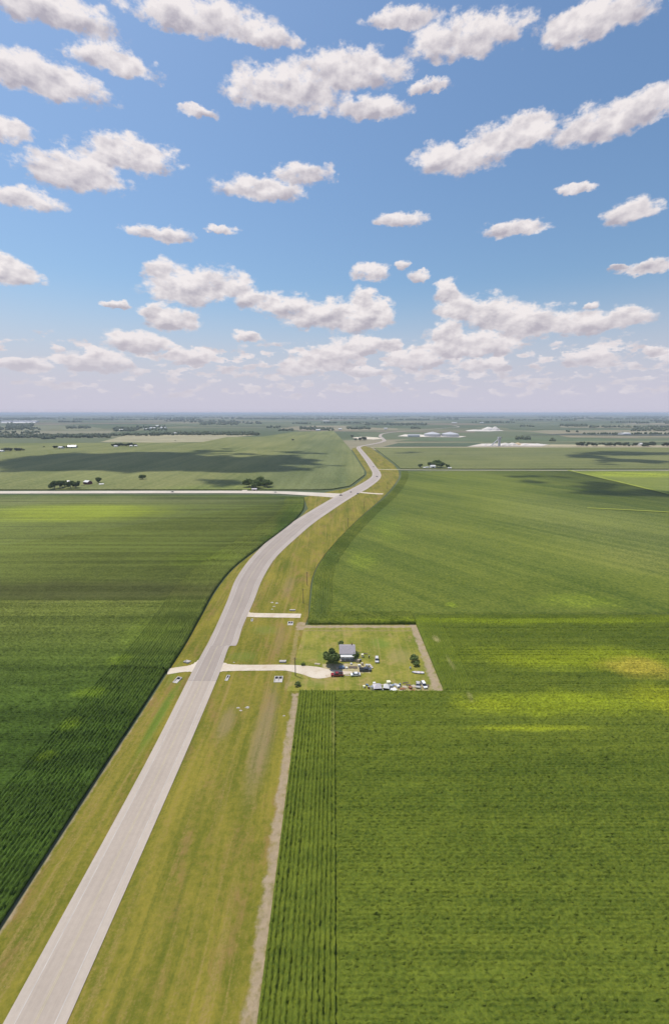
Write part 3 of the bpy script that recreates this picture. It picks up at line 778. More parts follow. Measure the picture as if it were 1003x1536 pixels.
def crown_mesh(rx, ry, rz, zc, n, size, seed, lobes=15):
    rg = random.Random(seed)
    L = []
    for _ in range(lobes):
        a = rg.uniform(0, 2 * math.pi); h = rg.uniform(-0.55, 0.75); q = rg.uniform(0.3, 0.85) * math.sqrt(max(0.1, 1 - h * h * 0.7))
        L.append((Vector((rx * q * math.cos(a), ry * q * math.sin(a), zc + rz * h * 0.75)), rg.uniform(0.2, 0.44)))
    mb = MB()
    for _ in range(n):
        c, k = rg.choice(L)
        d = Vector((rg.gauss(0, 1), rg.gauss(0, 1), rg.gauss(0, 1))).normalized() * (rg.random() ** 0.4)
        p = c + Vector((d.x * rx * k, d.y * ry * k, d.z * rz * k))
        nrm = (d * 0.8 + Vector((rg.gauss(0, .6), rg.gauss(0, .6), rg.gauss(0.3, .6)))).normalized()
        q = nrm.to_track_quat('Z', 'Y')
        s_ = size * rg.uniform(0.6, 1.4)
        a = rg.uniform(0, 6.28)
        vs_ = []
        for kk in range(5):
            an = a + kk * 2 * math.pi / 5
            vs_.append(p + q @ Vector((s_ * math.cos(an) * rg.uniform(.7, 1.1), s_ * math.sin(an) * rg.uniform(.6, 1.0), rg.uniform(-.2, .2) * s_)))
        mb.add(vs_, [(0, 1, 2, 3, 4)])
    return mb
def trunk_mesh(h, r, spread, seed, zc):
    rg = random.Random(seed)
    mb = MB()
    mb.tube([(0, 0, -0.3), (rg.uniform(-.1, .1), rg.uniform(-.1, .1), h * 0.4), (rg.uniform(-.2, .2), rg.uniform(-.2, .2), h)], [r * 1.25, r, r * 0.5], 8)
    for k in range(6):
        a = k * 1.05 + rg.uniform(-.3, .3)
        z0 = h * rg.uniform(0.4, 0.9)
        e = Vector((math.cos(a) * spread * rg.uniform(.5, .8), math.sin(a) * spread * rg.uniform(.5, .8), zc + rg.uniform(-.1, .5) * spread))
        mb.tube([(0, 0, z0), e * 0.55 + Vector((0, 0, z0 * 0.4)), e], [r * 0.5, r * 0.3, r * 0.1], 6)
    return mb
TREES = {}
def tree_proto(kind):
    if kind in TREES: return TREES[kind]
    spec = {  # rx, ry, rz, zc, nleaf, size, trunk h, r, material
        'house': (4.9, 4.5, 3.9, 4.5, 9000, 0.27, 4.0, 0.25, leaf_dark),
        'round_a': (6.5, 6.2, 4.8, 6.3, 3600, 0.7, 5.0, 0.4, leaf_dark),
        'round_b': (5.6, 6.0, 5.2, 6.6, 3400, 0.7, 5.2, 0.36, leaf_dark),
        'wide': (8.2, 7.4, 5.6, 7.2, 4200, 0.8, 5.6, 0.5, leaf_mid),
        'low': (2.2, 2.0, 1.3, 1.4, 1400, 0.22, 1.0, 0.08, leaf_mid),
        'far_a': (9.5, 8.5, 6.0, 7.0, 900, 1.6, 6.0, 0.5, leaf_far),
        'far_b': (8.0, 8.0, 6.6, 7.4, 800, 1.6, 6.0, 0.5, leaf_far),
    }[kind]
    rx, ry, rz, zc, nl, s_, th, tr, mt = spec
    seed = sum(map(ord, kind))
    name = 'shrub' if kind == 'low' else 'tree'
    r_ = empty(name, (0, 0, 0))
    trunk_mesh(th, tr, rx, seed, zc).build('stem' if kind == 'low' else 'trunk', bark_m, r_)
    cm = crown_mesh(rx, ry, rz, zc, nl, s_, seed)
    link_mesh('foliage' if kind == 'low' else 'crown', cm.v, cm.f, mt, r_)
    TREES[kind] = [r_, False]
    return TREES[kind]
def plant(kind, loc, s, label, group=None, cat=None, squash=1.0):
    pr = tree_proto(kind)
    o_ = pr[0] if not pr[1] else copy_tree(pr[0])
    pr[1] = True
    o_.location = loc
    o_.rotation_euler = (0, 0, random.uniform(0, 6.28))
    o_.scale = (s, s * random.uniform(.92, 1.08), s * squash)
    for k in ('group',):
        if k in o_: del o_[k]
    return tag(o_, label, cat or ('shrub' if kind == 'low' else 'tree'), group)

plant('house', at(498.5, 998), 1.0, 'dark green tree standing at the front left corner of the farmhouse')
plant('low', at(511, 969), 1.0, 'brownish green shrub just behind the farmhouse roof')
plant('low', at(533, 990), 0.95, 'dark shrub against the right side wall of the farmhouse', squash=1.7)
plant('low', at(621, 992), 1.25, 'green bush near the east side of the yard, the larger of two')
plant('low', at(624, 999), 0.85, 'small green bush just in front of a larger one at the yard east side')
plant('low', at(446.5, 1029), 0.75, 'small dark bush at the corner of the near cornfield by the dirt strip')
plant('low', at(454.5, 998), 0.5, 'tiny dark weed clump beside the driveway and utility pole')
# farmstead by the side road, left
G1 = 'trees shading the roadside farmstead at left'
for i, (px, py, k, s, l) in enumerate([(82, 734, 'round_a', 1.05, 'dark round tree at the left end of the roadside farmstead grove'), (90, 733, 'round_b', 1.0, 'dark tree second from left in the roadside farmstead grove'),
        (97, 731, 'round_a', 0.95, 'dark tree in the middle of the roadside farmstead grove, before the white house'), (106, 733, 'round_b', 0.95, 'dark tree second from right in the roadside farmstead grove'), (114, 733, 'round_a', 0.98, 'dark tree at the right end of the roadside farmstead grove')]):
    plant(k, at(px, py), s * 1.22, l, G1)
plant('round_b', at(148.5, 725), 0.95, 'dark tree beside the small white shed right of the red barn')
plant('wide', at(214, 719.5), 0.85, 'lone round tree standing in the field north of the side road')
G2 = 'trees of the roadside grove'
for (px, py, k, s, l) in [(374, 731.5, 'wide', 0.95, 'mid green tree at the left end of the roadside grove'), (384, 733, 'wide', 0.9, 'mid green tree in front of the roadside grove'), (390, 729, 'wide', 1.0, 'tallest mid green tree at the back of the roadside grove'), (401, 731.5, 'wide', 0.85, 'mid green tree at the right end of the roadside grove')]:
    plant(k, at(px, py), s * 1.4, l, G2)
plant('wide', at(655, 701.5), 1.55, 'big round green tree behind the white roofed house by the farm lane')
plant('wide', at(661, 701.8), 1.2, 'round tree at the right flank of the big farm lane tree')
plant('round_a', at(645, 701.3), 1.25, 'dark tree left of the white roofed house by the farm lane')
plant('round_b', at(630.5, 702), 0.85, 'small dark tree at the left end of the farm lane homestead')
plant('round_a', at(671.5, 702.3), 0.9, 'small dark tree at the right end of the farm lane homestead')
# copse at the road bend
for (px, py, s, l) in [(528, 655.8, 0.8, 'dark tree at the far left corner of the pale bare yard'), (533, 660.6, 0.75, 'dark tree left of the copse in front of the pale bare yard'), (540, 660.8, 1.0, 'dark tree in the middle of the copse in front of the pale bare yard'), (546, 660.6, 1.15, 'dark tree at the right of the copse in front of the pale bare yard')]:
    plant('far_a', at(px, py), s * 1.15, l, 'trees beside the pale bare yard')
# small farms far left
for k, (px, py, s) in enumerate([(6, 677.4, .72), (11, 676.8, .8), (16, 676.8, .72), (25, 676.6, .72), (30, 676.4, .66), (35, 676, .4)]):
    plant('far_b' if k % 2 else 'far_a', at(px, py), s * 1.2, 'dark tree in the small grove near the left edge of the fields', 'grove trees near the left edge')
for px, py, s, l in [(83.5, 672.6, 0.62, 'dark tree left of the two small pale barns'), (95, 672.6, 0.55, 'dark tree between the two small pale barns'), (101, 672, 0.5, 'dark tree left of the longer pale barn'), (114.5, 671.4, 0.45, 'dark tree right of the longer pale barn')]:
    plant('far_a', at(px, py), s * 1.3, l)
for k, px in enumerate((170, 175, 180, 185, 190, 196, 202)):
    plant('far_b' if k % 2 else 'far_a', at(px, 669.6 - (k % 2) * 0.3), 0.8 + 0.12 * (k % 3), 'dark tree in the short row above the cloud shadow', 'row of dark trees above the cloud shadow')
plant('far_a', at(439, 660.8), 0.62, 'lone dark tree in the middle of the large dull green field')
plant('far_a', at(263, 661.4), 0.3, 'tiny lone tree in the tan harvested field')
plant('far_b', at(66, 671), 0.34, 'tiny lone tree on the pale stubble field')
# trees at right before the dark land
rg = random.Random(5)
for k in range(34):
    px = 866 + k * 4.1 + rg.uniform(-1.5, 1.5)
    if 985 < px < 991: continue
    py = 669.0 + rg.uniform(-2.2, 0.6) + (1.0 if px > 950 else 0)
    plant('far_a' if k % 2 else 'far_b', at(px, py), rg.uniform(0.6, 1.2), 'grey green tree in the loose belt on dry grass at right', 'belt of trees on the dry grassland at right')

def wood(specs, label, mat=leaf_far, hgt=13.0, seed=3):
    """one mass of far tree crowns; each spec: px0, px1, py0, py1, how many"""
    rg = random.Random(seed)
    mb = MB()
    for (x0, x1, y0, y1, cnt) in specs:
        for _ in range(cnt):
            px = rg.uniform(x0, x1); py = y0 + (y1 - y0) * rg.random()
            g_ = at(px, py)
            sc_ = max(1.0, g_.length / 3200)
            r_ = rg.uniform(5, 9) * sc_; h_ = hgt * rg.uniform(.6, 1.15) * min(1.8, sc_ ** 0.5)
            n_ = 7
            a0_ = rg.uniform(0, 6)
            rings = []
            for z_, q in ((0, .75), (.35, 1.0), (.72, .75), (.95, .3)):
                rings.append([(g_.x + r_ * q * rg.uniform(.75, 1.2) * math.cos(a0_ + t * 6.283 / n_), g_.y + r_ * q * rg.uniform(.75, 1.2) * math.sin(a0_ + t * 6.283 / n_), h_ * (z_ + rg.uniform(-.07, .07))) for t in range(n_)])
            vs_ = [v for rr in rings for v in rr] + [(g_.x, g_.y, h_)]
            fs_ = []
            for i in range(3):
                for t in range(n_):
                    fs_.append((i * n_ + t, i * n_ + (t + 1) % n_, (i + 1) * n_ + (t + 1) % n_, (i + 1) * n_ + t))
            for t in range(n_): fs_.append((3 * n_ + t, 3 * n_ + (t + 1) % n_, 4 * n_))
            mb.add(vs_, fs_)
    o_ = link_mesh('woodland', mb.v, mb.f, mat)
    return tag(o_, label, 'woodland', kind='stuff')
wood([(-60, 165, 653, 656.6, 420), (60, 82, 656.6, 658.5, 30), (-60, 60, 648, 651, 60)], 'long dark tree belt at the left behind the stubble fields', seed=1)
wood([(165, 240, 652.0, 653.6, 90), (228, 262, 650, 653, 60), (262, 386, 649.4, 652.6, 330), (340, 388, 651, 653, 40)], 'long dark tree belt left of centre behind the tan field', seed=2)
wood([(170, 205, 642, 647, 90), (205, 250, 640, 646, 70), (100, 135, 640.5, 643, 60), (300, 360, 634, 637.5, 80), (10, 50, 636, 642, 120), (-20, 60, 642, 645, 60)], 'scattered woods around the far western hamlet', seed=4)
wood([(448, 475, 641, 645, 60), (474, 500, 642.5, 645.8, 60), (417, 432, 645, 646.2, 20), (434, 440, 644.5, 646, 8), (520, 556, 641.5, 644, 70), (545, 640, 635, 638, 150), (616, 630, 641.5, 643, 22), (400, 420, 640, 642, 16)], 'scattered dark woods in the middle distance beyond the highway bends', seed=5)
wood([(774, 794, 657, 659.5, 40), (822, 834, 660.5, 662, 12), (840, 880, 637.5, 640, 70), (880, 1003, 640.2, 641.5, 90), (945, 1003, 643, 646.5, 110), (780, 800, 639, 640, 14), (849, 853, 647.2, 648, 4), (863, 866, 647.6, 648.2, 4), (870, 1003, 651.0, 651.8, 50)], 'scattered dark woods in the eastern distance', seed=6)
specs = []
rg = random.Random(11)
for k in range(90):
    py = 621.5 + rg.random() ** 1.6 * 14; px = rg.uniform(-150, 1150); w_ = rg.uniform(20, 120)
    specs.append((px, px + w_, py, py + 0.5, int(10 + w_ / 3)))
wood(specs, 'endless dim tree lines fading into the haze at the horizon', hgt=15, seed=8)

# ------------------------------------------------------------------ buildings
MAT = {
    'white': plain('white_paint', (0.66, 0.65, 0.63), 0.6, 0.06, 1.0), 'siding': plain('pale_siding', (0.66, 0.67, 0.68), 0.7, 0.06, 1.0),
    'roof': plain('grey_shingle', (0.30, 0.275, 0.29), 0.9, 0.2, 2.5), 'metal': plain('galvanised', (0.50, 0.50, 0.51), 0.45, 0.1, 0.8, 0.3), 'glass': plain('dark_glass', (0.03, 0.035, 0.045), 0.08, 0.05, 1, 0, 0.5),
    'trim': plain('trim', (0.74, 0.73, 0.7), 0.6, 0.05), 'red': plain('barn_red', (0.14, 0.055, 0.045), 0.8, 0.2, 1.0), 'concrete': plain('concrete', (0.46, 0.43, 0.40), 0.85, 0.16, 2.0), 'dark': plain('dark_void', (0.02, 0.02, 0.02), 0.9, 0.1),
    'tyre': plain('tyre_rubber', (0.02, 0.02, 0.021), 0.8, 0.1), 'rim': plain('rim_metal', (0.5, 0.5, 0.5), 0.35, 0.05, 3, 0.8), 'wood': plain('weathered_wood', (0.12, 0.095, 0.075), 0.9, 0.25, 3.0), 'plank': plain('pale_planks', (0.42, 0.36, 0.28), 0.9, 0.2, 2.0),
    'lamp': plain('lamp_lens', (0.75, 0.75, 0.7), 0.15, 0.02), 'tail': plain('tail_lens', (0.35, 0.02, 0.02), 0.2, 0.02), 'tarp': plain('grey_tarp', (0.56, 0.52, 0.54), 0.8, 0.12, 1.2), 'pale': plain('pale_plastic', (0.74, 0.72, 0.5), 0.5, 0.06), 'blue': plain('dull_blue', (0.16, 0.22, 0.30), 0.6, 0.15, 2), 'rust': plain('rust', (0.25, 0.11, 0.05), 0.9, 0.3, 3), 'silo': plain('white_silo', (0.50, 0.50, 0.52), 0.5, 0.05, 0.05),
}
def gable(name, loc, rz, w, d, hw, hr, wall, roof, label, cat, door=None, windows=(), over=0.35, group=None):
    """w along x with ridge along x, d along y; parts wall, roof, door, windows"""
    r_ = empty(name, loc, rz)
    mb = MB(); x, y = w / 2, d / 2
    mb.add([(-x, -y, -.2), (x, -y, -.2), (x, y, -.2), (-x, y, -.2), (-x, -y, hw), (x, -y, hw), (x, y, hw), (-x, y, hw), (-x, 0, hw + hr), (x, 0, hw + hr)],
           [(0, 1, 5, 4), (2, 3, 7, 6), (1, 2, 6, 9, 5), (3, 0, 4, 8, 7), (0, 3, 2, 1), (4, 5, 9, 8), (6, 7, 8, 9)])
    mb.build('wall', wall, r_)
    xo = x + over; sl = hr / y; yo = y + over; th = 0.14
    prof = [(-yo, hw - sl * over + .02), (0, hw + hr + .02), (yo, hw - sl * over + .02), (yo, hw - sl * over + .02 + th), (0, hw + hr + .02 + th * 1.2), (-yo, hw - sl * over + .02 + th)]
    MB().prism(prof, -xo, xo, axis='x').build('roof', roof, r_)
    for (wx, wz, ww, wh) in windows:
        f_ = MB().box((wx, -y - .03, wz), (ww + .2, .08, wh + .2)).build('window', MAT['trim'], r_)
        MB().box((wx, -y - .075, wz), (ww, .03, wh)).build('pane', MAT['glass'], f_)
    if door:
        dxx, dw, dh, dm = door
        MB().box((dxx, -y - .04, dh / 2), (dw, .08, dh)).build('door', dm, r_)
    return tag(r_, label, cat, group)

hx, hy = 6.4, 204.6
house = gable('farmhouse', (hx, hy, 0), 0, 7.4, 8.6, 3.3, 1.7, MAT['siding'], MAT['roof'], 'small pale farmhouse with grey shingle roof and white porch front, beside a dark tree', 'house', door=(0.2, 1.0, 2.1, MAT['white']), windows=[(-2.2, 1.55, 1.1, 1.2), (2.25, 1.55, 1.1, 1.2)])
# white fascia / porch canopy along the front
MB().add([(-3.8, -4.75, 2.75), (3.8, -4.75, 2.75), (3.8, -4.34, 3.25), (-3.8, -4.34, 3.25), (-3.8, -4.75, 2.6), (3.8, -4.75, 2.6), (3.8, -4.34, 2.6), (-3.8, -4.34, 2.6)],
         [(0, 1, 2, 3), (4, 7, 6, 5), (0, 4, 5, 1), (1, 5, 6, 2), (2, 6, 7, 3), (3, 7, 4, 0)]).build('porch_canopy', MAT['white'], house)
MB().add([(-3.9, -6.1, 2.45), (3.9, -6.1, 2.45), (3.9, -4.76, 2.86), (-3.9, -4.76, 2.86), (-3.9, -6.1, 2.33), (3.9, -6.1, 2.33), (3.9, -4.76, 2.74), (-3.9, -4.76, 2.74)],
         [(0, 1, 2, 3), (4, 7, 6, 5), (0, 4, 5, 1), (1, 5, 6, 2), (2, 6, 7, 3), (3, 7, 4, 0)]).build('porch_roof', MAT['white'], house)
for x_ in (-3.7, -1.2, 1.2, 3.7):
    MB().box((x_, -5.95, 1.15), (.13, .13, 2.3)).build('porch_post', MAT['white'], house)
MB().box((0, -5.2, .1), (7.6, 1.8, .25)).build('porch_floor', MAT['plank'], house)
MB().box((2.4, 1.8, 5.0), (.5, .5, 1.1)).build('chimney', MAT['red'], house)

def shed(px, py, w, d, h, hr, wall, roof, label, rz=0.0, name='shed', cat='shed', group=None, detail=True):
    return gable(name, at(px, py), rz, w, d, h, hr, MAT[wall], MAT[roof], label, cat, door=(0, min(2.6, w * .3), h * .75, MAT['dark']) if detail else None, group=group, over=.25)
shed(132, 727, 11, 9, 5.0, 2.4, 'red', 'white', 'dark red barn with a bright white roof by the side road', R(-25), 'barn', 'barn')
shed(102.5, 727.5, 10, 8, 5.5, 2.0, 'white', 'metal', 'white house half hidden in the roadside farmstead grove', 0, 'house', 'house')
shed(152.5, 727.5, 7, 4, 1.8, 0.9, 'white', 'white', 'small low white shed beside a dark tree in the field', R(15))
shed(124.5, 729.3, 5.5, 2.2, 1.0, .5, 'blue', 'dark', 'low dark vehicle shelter in front of the red barn', R(12))
shed(381.5, 735.5, 8, 5, 2.2, 1.0, 'plank', 'tarp', 'low grey building under the roadside grove trees', 0)
shed(648.3, 702.3, 11, 9, 4.6, 2.4, 'white', 'white', 'white roofed house in front of the big round tree by the farm lane', R(10), 'house', 'house')
shed(640, 702.4, 6, 5, 2.5, 1.2, 'siding', 'metal', 'small pale shed left of the white roofed house by the farm lane', R(0))
shed(636, 702.6, 5, 4, 2.2, 1.0, 'plank', 'white', 'tiny tan shed near the left end of the farm lane homestead', R(0))
shed(674, 703.2, 8, 4, 2.2, 1.0, 'white', 'white', 'low white shed at the right end of the farm lane homestead', R(-8))
shed(92, 673, 16, 12, 5, 3, 'metal', 'metal', 'pale barn with low roof between two dark trees', R(-18), 'barn', 'barn')
shed(108.5, 672, 26, 14, 6, 4, 'metal', 'metal', 'longer pale barn with sloping metal roof in the far field', R(20), 'barn', 'barn')
shed(2, 678, 16, 9, 4, 2, 'white', 'white', 'white farm building at the left edge of the picture', 0, 'farm_building', 'building')
shed(174, 670.6, 12, 8, 4, 2, 'white', 'white', 'white shed at the left end of the tree row above the cloud shadow', 0)
shed(197, 670.2, 10, 7, 4, 2, 'white', 'white', 'white shed right of middle under the tree row above the cloud shadow', 0)
shed(204, 670.0, 9, 7, 4, 2, 'white', 'white', 'white shed at the right end of the tree row above the cloud shadow', 0)
shed(26, 676, 9, 7, 6, 2.5, 'siding', 'metal', 'grey farm building among the left edge grove', 0, 'farm_building', 'building')
for px, py, w, l in [(38, 633.2, 330, 'huge long white warehouse in the far west'), (11, 633.3, 130, 'shorter white warehouse near the left edge of the far west'), (76, 625.4, 430, 'very distant long white warehouse towards the western horizon')]:
    shed(px, py, w, 70, 14, 6, 'silo', 'silo', l, 0, 'warehouse', 'warehouse', detail=False)
for px, py, w, l in [(184, 646, 40, 'white farm building at the left of the far hamlet'), (220, 644.8, 36, 'white building left of middle in the far hamlet'), (229, 643, 40, 'white building in the middle of the far hamlet'), (236, 639.6, 40, 'white building behind the far hamlet'), (245, 642.6, 44, 'white building at the right of the far hamlet'),
        (477, 646, 30, 'white building before the woods left of the highway bend'), (510, 644.5, 22, 'small white building on the narrow lane beyond the field'), (578, 643.8, 26, 'small white building beyond the first highway bend'), (489, 632, 90, 'white building in the hazy distance left of centre'), (564, 628.3, 110, 'white building in the hazy distance above the highway'), (681, 634.6, 60, 'white building by the far end of the highway'), (262, 651.6, 30, 'pale building at the gap in the tree belt'), (722, 634.5, 45, 'small white building in the hazy distance right of centre'), (936, 651.8, 60, 'low pale building on the dark strip at far right'), (962, 668.6, 26, 'white building under the right hand tree belt')]:
    shed(px, py, w, w * .55, 7, 4, 'white', 'white', l, R(random.uniform(-20, 20)), 'building', 'building', detail=False)

# pole, silo and works
def storage_dome(px, py, r, label):
    r_ = empty('storage_dome', at(px, py))
    mb = MB(); n_ = 28
    mb.tube([(0, 0, -.5), (0, 0, 13)], [r, r], n_)
    mb.build('wall', MAT['metal'], r_)
    prof = [(r * 1.02, 13.05), (r * .8, 16), (r * .5, 19.5), (r * .22, 22), (2.5, 23)]
    mb = MB(); mb.tube([(0, 0, z) for q, z in prof], [q for q, z in prof], n_)
    mb.build('roof', MAT['silo'], r_)
    MB().tube([(0, 0, 22.9), (0, 0, 26)], [3, 3], 12).build('vent', MAT['silo'], r_)
    return tag(r_, label, 'storage dome')
storage_dome(648, 654.6, 42, 'left of the two huge pale storage domes beside the highway')
storage_dome(674.5, 654.8, 44, 'right of the two huge pale storage domes beside the highway')
shed(620, 655.0, 60, 25, 8, 4, 'white', 'metal', 'long low white building left of the storage domes', 0, 'farm_building', 'building', detail=False)
# works tower with conveyor
tw = empty('works_tower', at(748, 669))
mb = MB(); mb.box((0, 0, 14), (7, 7, 28)); mb.build('tower_shaft', MAT['silo'], tw)
MB().box((0, 0, 30.5), (11, 10, 5)).build('head_house', MAT['silo'], tw)
MB().tube([(-30, -6, 3), (-4, -2, 26)], [1.8, 1.8], 6).build('conveyor', MAT['silo'], tw)
tag(tw, 'tall pale works tower with a slanting conveyor at the quarry', 'tower')
def heap(px, py, r, h, mat, label, seed):
    rg = random.Random(seed); n_ = 16
    mb = MB(); rings = []
    for q, z in ((1, -.3), (.72, .35), (.4, .75), (.12, 1.0)):
        rings.append([(r * q * rg.uniform(.85, 1.15) * math.cos(6.283 * t / n_), r * .7 * q * rg.uniform(.85, 1.15) * math.sin(6.283 * t / n_), h * z) for t in range(n_)])
    vs_ = [v for rr in rings for v in rr]; fs_ = [(i * n_ + t, i * n_ + (t + 1) % n_, (i + 1) * n_ + (t + 1) % n_, (i + 1) * n_ + t) for i in range(3) for t in range(n_)] + [tuple(range(3 * n_, 4 * n_))]
    mb.add(vs_, fs_)
    o_ = mb.build('stone_heap', mat, None); o_.location = at(px, py)
    return tag(o_, label, 'stone heap', 'heaps of pale stone')
wh_m = soil_mat('white_stone', (0.60, 0.55, 0.49), (0.68, 0.64, 0.59), s1=0.05, s2=0.3); tan_m = soil_mat('tan_stone', (0.58, 0.44, 0.27), (0.66, 0.52, 0.34), s1=0.05, s2=0.3)
for i, (px, py, r, h, mt, l) in enumerate([(727, 668, 16, 6, wh_m, 'small white stone heap at the left of the quarry works'), (738, 668.8, 22, 8, wh_m, 'white stone heap left of the works tower'), (757, 668.2, 26, 10, wh_m, 'white stone heap right of the works tower'), (768, 667.6, 24, 9, wh_m, 'white stone heap left of the tan heap'), (776, 667.4, 20, 9, tan_m, 'tan stone heap between the white ones at the quarry'), (787, 668.0, 24, 7, wh_m, 'white stone heap right of the tan heap'), (805, 667.2, 40, 5, wh_m, 'low white stone heap, rightmost at the quarry works'),
        (732, 645.4, 60, 24, wh_m, 'left of two tall white heaps at the distant plant'), (742, 645.4, 40, 26, wh_m, 'right of two tall white heaps at the distant plant'), (712, 646.2, 70, 9, wh_m, 'low white heap at the left of the distant plant')]):
    heap(px, py, r, h, mt, l, i)

# ------------------------------------------------------------------ roadside furniture
def utility_pole(px, py, h, label):
    r_ = empty('utility_pole', at(px, py))
    MB().tube([(0, 0, -.5), (0, 0, h)], [.21, .15], 8).build('pole', MAT['wood'], r_)
    MB().box((0, -.12, h - .7), (2.2, .1, .12)).build('crossarm', MAT['wood'], r_)
    for x_ in (-.95, 0.35, .95):
        MB().tube([(x_, -.12, h - .64), (x_, -.12, h - .44)], [.05, .04], 6).build('insulator', MAT['concrete'], r_)
    return tag(r_, label, 'utility pole', 'wooden utility poles along the highway')
for px, py, h, l in [(443, 1014, 9.5, 'wooden utility pole beside the farmhouse driveway'), (454.8, 905, 10, 'wooden utility pole on the grass north of the concrete stub driveway'), (460.5, 878, 10, 'wooden utility pole by the corn edge, second north of the stub driveway'), (521.5, 790.5, 10, 'wooden utility pole midway along the curving corn edge'), (546, 763.5, 10, 'wooden utility pole near the corn edge just south of the junction'), (580.7, 734, 11, 'wooden utility pole on the olive grass east of the road junction')]:
    utility_pole(px, py, h, l)

def culvert(px, py, w, d, rz, holes, label):
    """concrete safety end: a sloping frame with dark pipe openings"""
    r_ = empty('culvert_end', at(px, py), rz)
    mb = MB()
    t = .35
    prof = [(-d / 2, .12), (d / 2, .75), (d / 2, -.3), (-d / 2, -.3)]
    mb.prism(prof, -w / 2, -w / 2 + t, axis='x'); mb.prism(prof, w / 2 - t, w / 2, axis='x')
    mb.box((0, d / 2 - .175, .2), (w - 2 * t, .35, 1.0)); mb.box((0, -d / 2 + .3, 0), (w - 2 * t, .6, .22))
    for k in range(1, holes):
        xx = -w / 2 + k * w / holes
        mb.prism(prof, xx - .15, xx + .15, axis='x')
    mb.build('headwall', MAT['concrete'], r_)
    MB().box((0, 0.1, .02), (w - 2 * t, d - .9, .06)).build('apron', MAT['concrete'], r_)
    for k in range(holes):
        xx = -w / 2 + (k + .5) * w / holes
        MB().box((xx, d / 2 - .75, .14), (w / holes - .55, .8, .12)).build('pipe_opening', MAT['dark'], r_)
    return tag(r_, label, 'culvert', 'concrete culvert ends in the roadside ditches')
culvert(417.5, 1020, 3.9, 4.0, 0, 2, 'large concrete culvert end with two dark openings south of the farmhouse driveway')
culvert(341, 1018, 1.4, 3.6, R(-6), 1, 'narrow concrete culvert end right beside the highway south of the driveway')
culvert(266, 1021, 2.4, 4.0, R(-18), 1, 'tilted concrete culvert end on the west verge, south of the field driveway')
culvert(281, 993, 2.8, 2.6, R(160), 1, 'concrete culvert end on the west verge, north of the field driveway')
culvert(424, 992.5, 3.3, 2.4, R(180), 1, 'flat concrete culvert end north of the farmhouse driveway')
culvert(435.5, 936, 3.2, 3.4, 0, 2, 'concrete culvert end with dark openings south of the stub driveway')
culvert(438.5, 915.5, 3.6, 2.2, R(180), 1, 'low concrete culvert end north of the stub driveway')
culvert(378, 931, 1.2, 2.2, 0, 1, 'tiny concrete culvert end near the highway by the stub driveway')

# ------------------------------------------------------------------ vehicles
def paint(name, col): return plain(name, col, 0.3, 0.04, 1.0, 0.0, 0.5, 0.5)
def wheels(r_, xs, y, rad=.36, wdt=.24):
    for x_ in xs:
        for sy in (-1, 1):
            mb = MB(); mb.tube([(x_, sy * y - wdt / 2, rad), (x_, sy * y + wdt / 2, rad)], [rad, rad], 16)
            w_ = mb.build('wheel', MAT['tyre'], r_)
            MB().tube([(x_, sy * (y + wdt / 2 + .005), rad), (x_, sy * (y + wdt / 2 + .02), rad)], [rad * .6, rad * .55], 12).build('rim', MAT['rim'], w_)
def greenhouse(mb, x0, x1, x2, x3, zb, zt, wb, wt):
    """tapered cabin: x0..x3 base ends, x1..x2 roof ends"""
    mb.add([(x0, -wb, zb), (x3, -wb, zb), (x3, wb, zb), (x0, wb, zb), (x1, -wt, zt), (x2, -wt, zt), (x2, wt, zt), (x1, wt, zt)], [(0, 3, 2, 1), (4, 5, 6, 7), (0, 1, 5, 4), (1, 2, 6, 5), (2, 3, 7, 6), (3, 0, 4, 7)])
